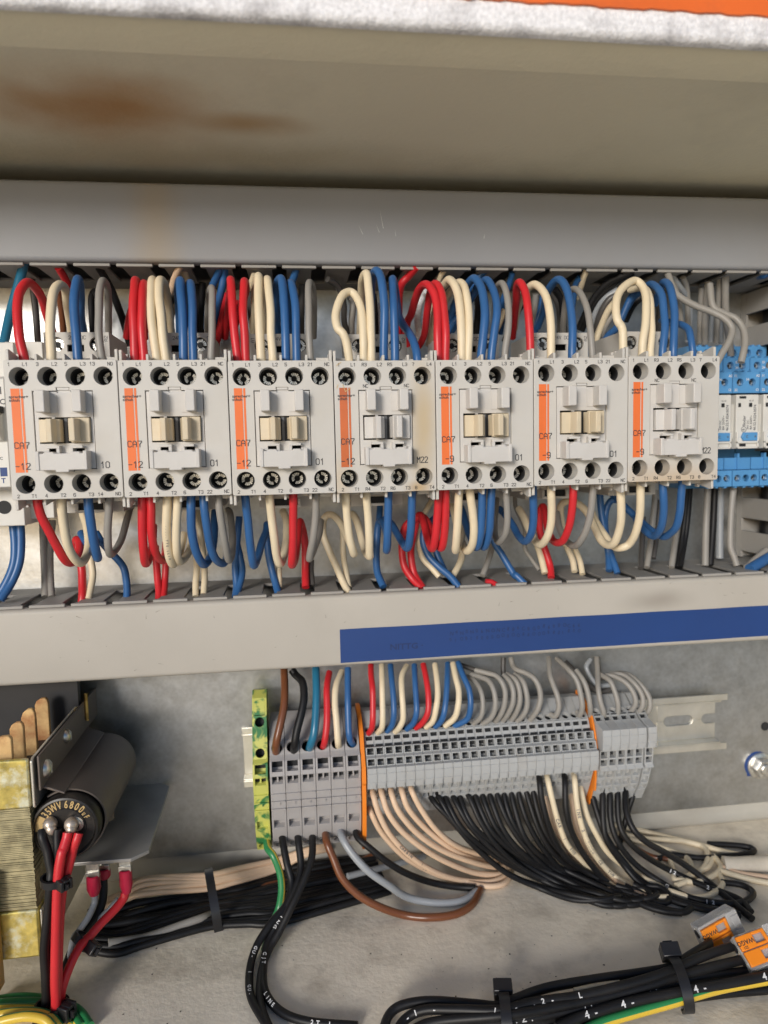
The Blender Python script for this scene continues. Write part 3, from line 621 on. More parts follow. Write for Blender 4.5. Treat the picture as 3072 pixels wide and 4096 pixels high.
for i, (a, bb, c_, d_, rating, code, nc, lab) in enumerate(specs):
    if i == 0: t = base
    else:
        t = base.copy(); COL.objects.link(t)
        for ch in base_children: copy_part(ch, t)
    if i == 0: base_children = list(base.children)
    t.location = ((i-3)*45*S, 0, zoff[i]*S); t['label'] = lab
    blk = coil_block(t)
    if nc: top = ('1', 'L1', 'R3', 'L2', 'R5', 'L3', a, bb); bot = ('2', 'T1', 'R4', 'T2', 'R6', 'T3', c_, d_)
    else: top = ('1', 'L1', '3', 'L2', '5', 'L3', a, bb); bot = ('2', 'T1', '4', 'T2', '6', 'T3', c_, d_)
    lettering(t, top, bot, rating, code, nc, blk)
    ow = (-20.1, -16.6, -16.2, -15.3)
    b = MB(); 
    for x0, x1 in (ow[:2], ow[2:]): b.add([(x0, -0.08, -17.5), (x1, -0.08, -17.5), (x1, -0.08, 17.0), (x0, -0.08, 17.0)], [(0, 1, 2, 3)])
    b.build('orange_stripe', 'orange2' if i == 3 else 'orange', t, smooth=0)
    # sliders, differently yellowed
    sm = 'yellowed' if i in (0, 1, 2, 4, 5) else 'plastic2'
    b = MB(); b.ext_z([(-9.5, -1.2), (-5.8, -1.6), (-5.4, -5.6), (-4.9, -6.9), (-3.0, -6.9), (-2.4, -5.6), (-2.2, -3), (-0.9, -2.2), (-0.9, 5), (-9.5, 5)], -5.2, 4.2); b.build('slider', sm, t, bevel=0.2)
    b = MB(); b.box(2.9, 10.5, -1.4, 0.9, -5.55, 4.75); b.ext_z([(1.9, 1.0), (1.9, 3.0), (10.4, 3.0), (10.4, -1.2), (6.9, -1.4), (6.6, -6.2), (6.1, -7.4), (4.0, -7.4), (3.5, -6.2), (3.3, -1.4)], -5.0, 4.3); b.build('slider', sm, t, bevel=0.25)
    b = MB(); b.box(-0.35, 0.75, 2.0, 4, -5.9, 5.2); b.build('divider_bar', 'greybar', t)
    for z in (HT, HB):
        for x in HX:
            b = MB(); screw_mesh(b, 0, 0, 0, 2.55, ROT.uniform(0, 3.1)); q = b.build('terminal_screw', ['screw', 'hole'], t); q.location = ((x)*S, 11.2*S, (z+0)*S)
    if i == 3:

        for ch in t.children:
            if ch.name.startswith(('front_cover', 'housing')):
                for s_ in ch.material_slots: s_.link = 'OBJECT'; s_.material = M['plastic_st']
        b = MB()                                     # a piece of clear tape over the top of the stripe
        b.box(-21.0, -13.2, -0.2, -0.16, 8, 18.6)
        for x, z, l, a in ((-18.6, 18.4, 3.2, -70), (-17.6, 15.2, 3.0, 35), (-20.6, 18.4, 1.8, -110), (-21.2, 26.4, 2.6, 35)):
            ca, sa = math.cos(math.radians(a)), math.sin(math.radians(a)); b.add([(x-sa*.12, -0.24, z+ca*.12), (x+sa*.12, -0.24, z-ca*.12), (x+ca*l+sa*.12, -0.24, z+sa*l-ca*.12), (x+ca*l-sa*.12, -0.24, z+sa*l+ca*.12)], [(0, 1, 2, 3)])
        b2 = MB(); b2.add(b.v[8:], [tuple(k-8 for k in f) for f in b.f[6:]]); b2.build('tape_edge', 'gold', t, smooth=0)
    if i == 6:
        for ch in t.children:
            if ch.name.startswith('front_cover'):
                M['plastic_s7'] = M['plastic'].copy(); M['plastic_s7'].name = 'warm_stained_plastic'
                patch(M['plastic_s7'], (0, 0, -28), (40, 14, 12), (0.55, 0.40, 0.24), 0.7)
                for s_ in ch.material_slots: s_.link = 'OBJECT'; s_.material = M['plastic_s7']
# ================================================================= lower terminal blocks
def slab(b, prof_out, x0, x1, wall, mi=0, pockets=()):
    """side walls with the full outline, a core between them with pockets cut into its outline"""
    b.ext_x(prof_out, x0, x0+wall, mi); b.ext_x(prof_out, x1-wall, x1, mi)
    b.ext_x(pockets, x0+wall-0.02, x1-wall+0.02, mi)
def cut(outline, cuts):
    """cuts: {edge index: [(t0, t1, depth), ...]} along the outline edges (y, z); the inside lies to the +y side"""
    res = []; n = len(outline)
    for i in range(n):
        a = Vector((*outline[i], 0)); c = Vector((*outline[(i+1) % n], 0)); res.append(tuple(a[:2]))
        for t0, t1, d in cuts.get(i, ()):
            e = c-a; nn = Vector((e.y, -e.x, 0)).normalized()
            if nn.x < 0: nn = -nn
            p, q = a+e*t0, a+e*t1
            res += [tuple(p[:2]), tuple((p+nn*d)[:2]), tuple((q+nn*d)[:2]), tuple(q[:2])]
    return res
def ring_hole(b, c, nrm, hw, hh, r, depth, mi=0, md=1):
    """square collar with a round opening, its shaft and its dark bottom"""
    nrm = Vector(nrm).normalized(); ux = Vector((1, 0, 0)); uz = nrm.cross(ux).normalized(); c = Vector(c); n = 24; vs = []; 
    for k in range(n):
        t = 2*math.pi*k/n; ca, sa = math.cos(t), math.sin(t); m_ = min(hw/max(abs(ca), 1e-6), hh/max(abs(sa), 1e-6)); vs.append(c+ux*ca*m_+uz*sa*m_)
    for d, rr in ((0, r), (-depth*0.35, r*0.97)): vs += [c+nrm*d+ux*rr*math.cos(2*math.pi*k/n)+uz*rr*math.sin(2*math.pi*k/n) for k in range(n)]
    b.add(vs, [(j*n+k, j*n+(k+1) % n, (j+1)*n+(k+1) % n, (j+1)*n+k) for j in range(2) for k in range(n)], mi)
    vs = []
    for d, rr in ((-depth*0.35, r*0.97), (-depth, r*0.8), (-depth, 0.02)): vs += [c+nrm*d+ux*rr*math.cos(2*math.pi*k/n)+uz*rr*math.sin(2*math.pi*k/n) for k in range(n)]
    b.add(vs, [(j*n+k, j*n+(k+1) % n, (j+1)*n+(k+1) % n, (j+1)*n+k) for j in range(2) for k in range(n)], md)

def big_block(name, x, w, label, mats, pe=False, grp='large grey terminal blocks'):
    t = thing(name, label, 'terminal block', (x, 80, -190), grp)
    P = lambda y, z: (y-80, z+190)
    out = [P(80, -157), P(76, -154.5), P(66, -156.5), P(58.5, -163), P(53.5, -169.8), P(50.3, -171.5), P(48, -177.2), P(47.6, -178.4), P(49.6, -184.5), P(49.4, -187), P(50.6, -190), P(50.0, -196.5), P(51.4, -199), P(51.6, -203.5), P(54.2, -212), P(57, -218.8), P(62.5, -226), P(80, -228)]
    if pe: out = [P(80, -142), P(72, -140), P(66, -142.5), P(61.5, -150), P(58.8, -157), P(56.5, -160.5), P(55.2, -165), P(53.4, -171), P(50.3, -172.5), P(48.4, -177.6), P(47.8, -178.6)] + out[8:]
    cuts = {3: [(0.1, 0.97, 10)], 5: [(0.02, 0.86, 6.0)], 7: [(0.06, 0.85, 5.0)], 13: [(0.12, 0.72, 3.6)], 15: [(0.05, 0.95, 9)]}
    if pe: cuts = {3: [(0.04, 0.96, 6)], 6: [(0.08, 0.92, 6)], 8: [(0.05, 0.9, 6)], 10: [(0.1, 0.85, 5)], 16: [(0.12, 0.72, 2.0)], 18: [(0.05, 0.95, 9)]}
    core = cut(out, cuts); W = w-0.25
    b = MB(); slab(b, out, 0, W, 1.05, 0, core)
    # ribs on the flat middle
    for z in (-189.2, -193.3, -197.4): b.box(0.2, W-0.2, 49.2-80, 51-80, z+190-0.25, z+190+0.25)
    b.box(W*0.55, W*0.62, 49.4-80, 51-80, -195.2+190, -193.4+190)
    # collars of the round wire openings
    e = Vector((0, 53.5-58.5, -169.8+163.0)).normalized(); nr = Vector((0, -(0.806), 0.592))
    cu = Vector((W/2, 55.6-80, -166.6+190)) + nr*0.25
    if pe:
        n2 = Vector((0, -0.95, 0.3)); ring_hole(b, Vector((W/2, 59.9-80, -153.6+190))+Vector((0, -0.93, 0.36))*0.2, Vector((0, -0.93, 0.36)), W/2-0.2, 3.3, 2.5, 6); ring_hole(b, Vector((W/2, 54.2-80, -168.2+190))+n2*0.25, n2, W/2-0.2, 3.0, 2.4, 6)
    else: ring_hole(b, cu, nr, W/2-0.1, 3.9, 2.9, 9)
    cl = Vector((W/2, 59.75-80, -222.2+190)); nl = Vector((0, -0.79, -0.61)); ring_hole(b, cl+nl*0.25, nl, W/2-0.1, 3.6, 2.9, 9)
    b.build('housing', mats, t, bevel=0.12)
    b = MB(); 
    for y0, y1, z0, z1 in ((54.6, 56, -176.6, -172.2), (52.2, 53, -183, -179)): b.box(1.05, W-1.05, y0-80, y1-80, z0+190, z1+190)
    b.build('clamp_recess', 'hole', t)
    b = MB(); b.box(W*0.45, W*0.55, 50.2-80, 52-80, -182.6+190, -179+190); b.build('spring_bar', mats[0], t)
    return t
M['orangeplate'] = M['termorange']
cols = ['brown', 'black', 'teal', 'red', 'cream', 'blue']
big_block('earth_terminal', -67.1, 8.0, 'green and yellow mottled earth terminal block at the left end of the lower row', ['pebody', 'hole'], True, None)
for k, x in enumerate((-58.3, -50.35, -42.4, -34.45, -26.5, -18.55)):
    big_block('terminal_block', x, 7.95, f'large grey terminal block with the {cols[k]} wire entering its top', ['termbig', 'hole'])
b = MB(); b.box(0, 0.9, -28, 0, -36, 33)
def separator(x, w, z0, z1, y0, label):
    t = MB(); h = z1-z0
    pr = [(80, z0+2), (80, z1-1), (74, z1), (66, z1-3), (57, z1-9), (53, z1-17), (y0, z1-24), (y0, z1-33), (y0+1.6, z1-35), (y0+1.2, z1-42), (y0+2.2, z1-50), (y0+5, z0+12), (y0+10, z0)]
    t.ext_x([(y-80, z+190) for y, z in pr], 0, w)
    o = t.build('partition_plate', 'termorange', bevel=0.15); o.location = Vector((x, 80, -190))*S
    return tag(o, label, 'partition plate', 'orange partition plates between the terminal groups')
separator(-10.4, 2.2, -228, -153, 47.0, 'bright orange partition plate right of the six large terminal blocks')

def small_block(x, w, label, kind):
    t = thing('terminal_block', label, 'terminal block', (x, 80, -182), 'small grey terminal blocks')
    P = lambda y, z: (y-80, z+182)
    if kind == 0:
        out = [P(80, -157), P(72, -156), P(64.5, -161.4), P(59.2, -164.6), P(57.6, -167.6), P(56.4, -170.2), P(52.4, -168.9), P(51.3, -172.9), P(49.0, -173.4), P(47.6, -177.2), P(45.2, -177.4), P(44.8, -183), P(45.6, -188.6), P(51.6, -190.4), P(54.4, -197), P(57.2, -203.2), P(61.5, -211.5), P(80, -213)]
        cuts = {2: [(0.06, 0.94, 6)], 3: [(0.3, 0.9, 4)], 6: [(0.1, 0.9, 6)], 8: [(0.12, 0.9, 6)], 13: [(0.12, 0.8, 2.5)], 14: [(0.1, 0.6, 2.5)]}
        hu, nu = Vector((0, 61.6-80, -162.9+182)), Vector((0, -0.52, 0.854)); ribs = ((-180.2, 44.75), (-185.0, 44.9)); wl = (54.6, -202)
        rec = ((59.5, 61, -168.5, -164.5), (55.5, 56.5, -172.6, -168.9), (52.5, 53.5, -177, -173))
    else:
        out = [P(80, -157), P(72, -156), P(64.5, -160.4), P(58.2, -162.6), P(54.5, -164.8), P(50.5, -165.4), P(45.4, -166.4), P(44.8, -171), P(45.4, -178.0), P(48.6, -179.4), P(48.8, -184.2), P(49.2, -188.8), P(47.6, -190.5), P(50.4, -191.5), P(52.4, -197.5), P(54.6, -203.5), P(58.0, -209), P(61.5, -215.2), P(80, -216)]
        cuts = {2: [(0.06, 0.94, 6)], 3: [(0.2, 0.9, 4)], 9: [(0.08, 0.9, 4)], 10: [(0.1, 0.86, 4)], 13: [(0.1, 0.8, 2.4)], 14: [(0.1, 0.8, 2.4)], 15: [(0.08, 0.8, 2.4)]}
        hu, nu = Vector((0, 60.6-80, -161.2+182)), Vector((0, -0.4, 0.9)); ribs = ((-169.8, 44.8), (-174.8, 45.0)); wl = None
        rec = ((58, 59, -166, -162), (52.6, 53.6, -189, -180))
    core = cut(out, cuts); W = w-0.18
    b = MB(); slab(b, out, 0, W, 0.62, 0, core)
    for z, y in ribs: b.box(0.1, W-0.1, y-80-0.12, y-80+0.6, z+182-0.15, z+182+0.15)
    b.add([Vector((W-1.3, ribs[1][1]-80.0, -188.2+182 if kind == 0 else -178+182)), Vector((W-0.5, ribs[1][1]-80.0, -188.2+182 if kind == 0 else -178+182)), Vector((W-0.9, ribs[1][1]-80.9, -185.2+182 if kind == 0 else -175.4+182))], [(0, 1, 2)])
    ring_hole(b, hu+Vector((W/2, 0, 0))+nu*0.2, nu, W/2-0.05, 2.7, 1.95, 6)
    b.build('housing', ['term', 'hole'], t, bevel=0.08)
    b = MB()
    for y0, y1, z0, z1 in rec: b.box(0.6, W-0.6, y0-80, y1-80, z0+182, z1+182)
    b.build('clamp_recess', 'hole', t)
    return t
seq = ['red', 'cream', 'blue', 'cream', 'blue', 'red', 'cream', 'blue', 'cream', 'blue']
sb0 = None
for k in range(25):
    x = -7.6+5.1*k
    if k < 10: lab = f'{ORD[k]} small grey terminal block right of the orange plate, under a {seq[k]} wire'
    elif k < 19: lab = f'small grey terminal block, {ORD[k-10]} after the last blue wire of the row'
    else: lab = f'small grey terminal block, {ORD[24-k] + " " if k < 24 else "immediately "}left of the thin orange partition' if k < 24 else 'small grey terminal block touching the thin orange partition on its left side'
    if sb0 is None: sb0 = t = small_block(x, 5.1, lab, 0)
    else:
        t = sb0.copy(); COL.objects.link(t)
        for ch in sb0.children: copy_part(ch, t)
        t.location = (x*S, 80*S, -182*S); t['label'] = lab
separator(120.6, 1.0, -216, -154, 50.5, 'thin orange partition plate between the long row and the last grey terminals')
sc0 = None
for k in range(6):
    x = 122.0+5.1*k + (0.9 if k == 5 else 0)
    lab = f'{ORD[k]} shallow-fronted terminal block right of the thin orange partition' if k < 5 else 'end terminal block at the right, a little apart and without a lower wire'
    if sc0 is None: sc0 = t = small_block(x, 5.1, lab, 1)
    else:
        t = sc0.copy(); COL.objects.link(t)
        for ch in sc0.children: copy_part(ch, t)
        t.location = (x*S, 80*S, -182*S); t['label'] = lab
# ================================================================= wires
WIN = {'A': (0, 1050, 3), 'B': (500, 1050, 3), 'C': (1000, 1050, 3), 'D': (1500, 1050, 3), 'E': (2000, 1050, 3), 'F': (2519, 1050, 3),
       'a': (0, 1970, 3), 'b': (500, 1970, 3), 'c': (1000, 1950, 3), 'd': (1500, 1930, 3), 'e': (2000, 1900, 3), 'f': (2519, 1900, 3),
       'P': (950, 2650, 2.765), 'Q': (1450, 2620, 3), 'R': (1950, 2600, 3), 'S': (2200, 2600, 1.902),
       'T': (1500, 3050, 1.659), 'U': (900, 3200, 1.508), 'V': (2000, 3550, 1.5476), 'W': (2200, 3100, 1.902),
       'X': (0, 2700, 3), 'Y': (0, 3396, 3), 'Z': (553, 3396, 3)}
def pts(spec):
    """'A x,y,d x,y,d ...' : window letter, then photograph points with the distance behind the contactor faces; a missing d keeps the last one"""
    out = []; win = None; d = 12.0
    for tok in spec.split():
        if tok in WIN: win = WIN[tok]; continue
        q = tok.split(',')
        if len(q) > 2: d = q[2] if q[2][0] == 'z' else float(q[2])
        u, v = win[0]+float(q[0])/win[2], win[1]+float(q[1])/win[2]
        p = atz(u, v, -256+float(d[1:])) if isinstance(d, str) else at(u, v, d)
        if p.z < -254: p = atz(u, v, -254)
        out.append(p)
    return out
NW = 0
def wire(col, r, spec, label, group, name='wire'):
    global NW; NW += 1
    P = pts(spec); o0 = P[0]
    rg = random.Random(NW)
    P = [p if i in (0, len(P)-1) else p+Vector((rg.uniform(-.18, .18), rg.uniform(-.2, .2), rg.uniform(-.18, .18))) for i, p in enumerate(P)]
    b = MB(); b.tube(P, r, 12, uv=col.startswith('pewire'))
    o = b.build(name, col, smooth=60, origin=o0)
    return tag(o, label, 'wire', group)
GU = 'wires arching over the contactors'; GD = 'wires hanging under the contactors'; GB = 'wires running behind the contactors'
up_wires = [
 ('red', 2.0, 'A 305,1240,12 285,1120,12 240,930,13 212,720,15 212,520,18 238,350,22 330,245,28 430,310,36 510,450,44 570,640,52 640,860,62 700,1000,70', 'thick red wire bowing wide from the leftmost terminal of the leftmost contactor'),
 ('cream', 2.0, 'A 612,1240,12 610,1100,12 605,800,14 618,500,18 650,330,22 722,270,28 780,330,36 805,480,44 835,640,52 860,840,62 870,1000,70', 'cream wire arching up beside the red one of the leftmost contactor'),
 ('blue', 2.0, 'A 940,1240,12 935,1120,12 915,900,13 895,600,16 893,400,19 925,208,26 960,270,34 965,420,42 970,640,50 1000,820,60 1015,1000,70', 'single blue wire rising from the leftmost contactor'),
 ('grey', 1.65, 'A 1245,1240,12 1215,1080,12 1190,850,13 1182,600,16 1195,350,20 1235,218,27 1280,300,36 1300,500,46 1300,750,56 1310,1000,66', 'grey wire rising from the terminal marked 13 NO'),
 ('red', 1.95, 'B 122,1240,12 115,1120,12 105,850,13 102,550,16 110,330,20 125,215,26 150,300,36 110,500,48 60,650,58 20,900,66', 'red wire at the left of the pair on the second contactor'),
 ('red', 1.85, 'B 225,1240,12 220,1100,12 205,800,13 206,500,16 213,340,20 225,252,27 245,350,38 238,600,50 250,900,64', 'red wire at the right of the pair on the second contactor'),
 ('cream', 1.9, 'B 397,1240,12 385,1150,12 350,900,13 320,650,15 312,400,19 325,210,26 360,270,36 360,500,48 340,900,66', 'cream wire at the left of the pair on the second contactor'),
 ('cream', 1.95, 'B 498,1240,12 490,1130,12 455,900,13 427,620,15 408,400,19 418,215,25 470,250,34 505,400,44 540,600,54 555,830,64 560,1000,70', 'cream wire at the right of the pair on the second contactor'),
 ('blue', 1.95, 'B 705,1240,12 702,1100,12 695,850,13 682,550,16 666,350,20 660,218,26 640,330,38 650,600,52 660,900,66', 'blue wire at the left of the pair on the second contactor'),
 ('blue', 1.85, 'B 822,1240,12 820,1100,12 813,850,13 810,550,16 800,350,20 780,252,27 752,310,36 745,450,44 700,900,66', 'scuffed blue wire at the right of the pair on the second contactor'),
 ('grey', 1.6, 'B 1030,1240,12 1035,1100,12 1045,850,13 1048,550,16 1046,400,20 1042,305,26 1012,400,38 990,700,54 990,900,64', 'grey wire rising from the terminal marked 21 of the second contactor'),
 ('red', 1.85, 'B 1352,1240,12 1345,1120,12 1322,900,13 1295,620,15 1278,350,20 1270,203,26 1265,320,36 1240,600,52 1200,900,66', 'red wire at the left of the pair on the third contactor'),
 ('red', 1.85, 'B 1452,1240,12 1448,1100,12 1432,850,13 1420,600,15 1426,380,20 1435,230,26 1450,330,38 1390,560,50 1300,800,62', 'red wire at the right of the pair on the third contactor'),
 ('cream', 1.95, 'C 142,1240,12 135,1120,12 115,900,13 103,600,15 97,350,20 105,172,25 90,250,34 60,400,44 60,900,66', 'tall cream wire at the left of the pair on the third contactor'),
 ('cream', 1.9, 'C 272,1240,12 268,1100,12 255,850,13 245,600,15 222,350,20 205,200,26 190,300,36 175,500,48 170,900,66', 'cream wire with a nick, right of the pair on the third contactor'),
 ('blue', 1.95, 'C 435,1240,12 432,1100,12 425,850,13 415,550,16 400,350,20 370,198,26 310,300,34 300,600,46 350,900,66', 'blue wire at the left of the pair on the third contactor'),
 ('blue', 1.9, 'C 560,1240,12 558,1100,12 555,850,13 545,550,16 525,370,20 490,253,27 460,300,34 465,500,46 480,900,66', 'blue wire at the right of the pair on the third contactor'),
 ('grey', 1.6, 'C 732,1240,12 725,1100,12 710,850,13 705,550,16 702,350,20 710,243,26 745,300,36 765,500,46 765,900,62', 'brownish grey wire rising from the right end of the third contactor'),
 ('cream', 1.9, 'C 1195,1240,11 1182,1120,11 1152,950,11 1115,850,11 1052,780,12 1030,640,15 1060,490,18 1120,385,21 1195,352,23 1270,400,22 1325,520,19 1348,700,15 1358,950,12 1362,1120,12 1364,1240,12', 'cream jumper wire looped like a drop over the stained middle contactor'),
 ('cream', 1.95, 'C 1455,1240,12 1453,1100,12 1448,850,13 1440,550,16 1425,300,20 1402,140,24 1350,200,32 1335,350,42 1330,600,54 1320,900,66', 'tall cream wire standing right of the drop-shaped cream jumper'),
 ('blue', 1.95, 'D 117,1240,12 108,1120,12 108,850,13 110,550,14 92,300,17 60,160,21 15,95,26 -30,170,34 -45,350,46 -50,900,64', 'tallest blue wire, arching up from the stained middle contactor'),
 ('blue', 1.95, 'D 237,1240,12 235,1100,12 230,850,13 225,550,15 220,350,20 212,200,27 235,300,38 262,500,42 290,650,38 345,770,32 410,850,25 465,950,18 500,1100,13 512,1240,12', 'blue jumper wire dropping behind its neighbour to the right end of the middle contactor'),
 ('red', 1.95, 'D 760,1240,12 755,1100,12 755,850,13 750,620,16 722,420,20 665,300,24 600,265,29 535,320,36 480,450,44 430,620,52 390,720,58 370,900,64 400,1000,66', 'red wire with the wider bow on the fifth contactor'),
 ('red', 1.85, 'D 845,1240,12 845,1100,12 845,850,13 835,600,16 805,400,20 765,290,25 715,262,30 660,350,40 620,600,50 590,850,58 540,980,62 480,1040,66', 'red wire at the right of the pair on the fifth contactor'),
 ('cream', 2.0, 'D 1045,1240,12 1045,1100,12 1042,850,13 1030,600,16 1000,400,20 955,270,24 890,208,30 835,260,36 780,340,44 750,450,50 700,700,60 650,1000,68', 'cream wire with the wider bow on the fifth contactor'),
 ('cream', 1.85, 'D 1115,1240,12 1115,1100,12 1128,850,13 1122,600,16 1100,400,20 1060,280,26 1005,235,31 930,310,40 860,420,48 800,600,58', 'cream wire at the right of the pair on the fifth contactor'),
 ('blue', 2.0, 'D 1268,1240,12 1275,1100,12 1300,900,13 1320,650,15 1310,450,19 1275,290,24 1200,195,30 1130,240,36 1070,340,44 960,500,54 900,700,62', 'blue wire with the wider bow on the fifth contactor'),
 ('blue', 1.9, 'D 1393,1240,12 1402,1100,12 1432,850,13 1462,620,15 1450,450,20 1405,290,26 1330,215,32 1240,290,40 1180,380,46 1050,600,56 920,820,64', 'blue wire at the right of the pair on the fifth contactor'),
 ('grey', 1.6, 'D 1552,1240,12 1562,1050,12 1600,800,13 1605,550,16 1572,350,21 1520,253,28 1470,300,36 1440,500,50 1430,900,66', 'grey wire rising from the right end of the fifth contactor'),
 ('red', 1.9, 'E 368,1240,12 365,1100,12 355,850,13 335,550,16 302,350,21 240,238,27 200,300,34 188,480,44 175,650,54 150,900,66', 'single red wire standing between the fifth and sixth contactors'),
 ('cream', 1.95, 'E 615,1200,12 615,1060,12 608,750,14 582,500,18 520,350,23 430,268,29 350,290,34 270,390,44 200,600,56 170,800,64', 'cream wire bowing out of the first terminal of the sixth contactor'),
 ('blue', 1.95, 'E 865,1200,12 868,1060,12 868,800,14 852,550,18 810,350,22 750,235,27 690,212,32 620,270,38 560,380,46 520,560,54 450,780,64', 'blue wire bowing out of the second terminal of the sixth contactor'),
 ('grey', 1.6, 'E 1110,1200,12 1105,1060,12 1085,800,14 1050,600,18 1005,450,23 940,345,29 870,320,36 800,400,46 760,700,58 760,900,66', 'grey wire bowing out of the right side of the sixth contactor'),
 ('cream', 1.95, 'E 1478,1230,11 1475,900,11 1460,780,12 1400,680,13 1395,500,16 1430,370,20 1510,268,24 F 65,222,27 150,285,25 190,400,21 200,550,17 187,750,14 160,950,12 148,1130,12 145,1240,12', 'cream jumper wire looped over the rightmost contactor'),
 ('cream', 1.7, 'F 252,1240,12 250,1050,13 262,850,15 258,650,18 240,450,22 195,330,30 120,300,38 0,330,46', 'cream wire half hidden behind the loop on the rightmost contactor'),
 ('blue', 1.85, 'F 392,1240,12 400,1050,12 420,800,14 415,600,18 382,400,22 320,300,28 240,265,36 150,330,44 40,420,52 -30,540,58', 'left blue wire of the two tall ones on the rightmost contactor'),
 ('blue', 1.9, 'F 522,1240,12 520,1050,12 532,800,14 535,600,17 512,400,21 470,275,27 415,240,33 370,290,40 300,500,50', 'right blue wire of the two tall ones on the rightmost contactor'),
 ('blue', 1.7, 'F 757,1240,12 750,1050,12 735,900,14 700,800,18 620,750,24 540,730,32 450,710,42 380,700,50', 'short blue wire bent sharply into terminal L3 of the rightmost contactor'),
]
for c, r, s, l in up_wires: wire(c, r, s, l, GU)
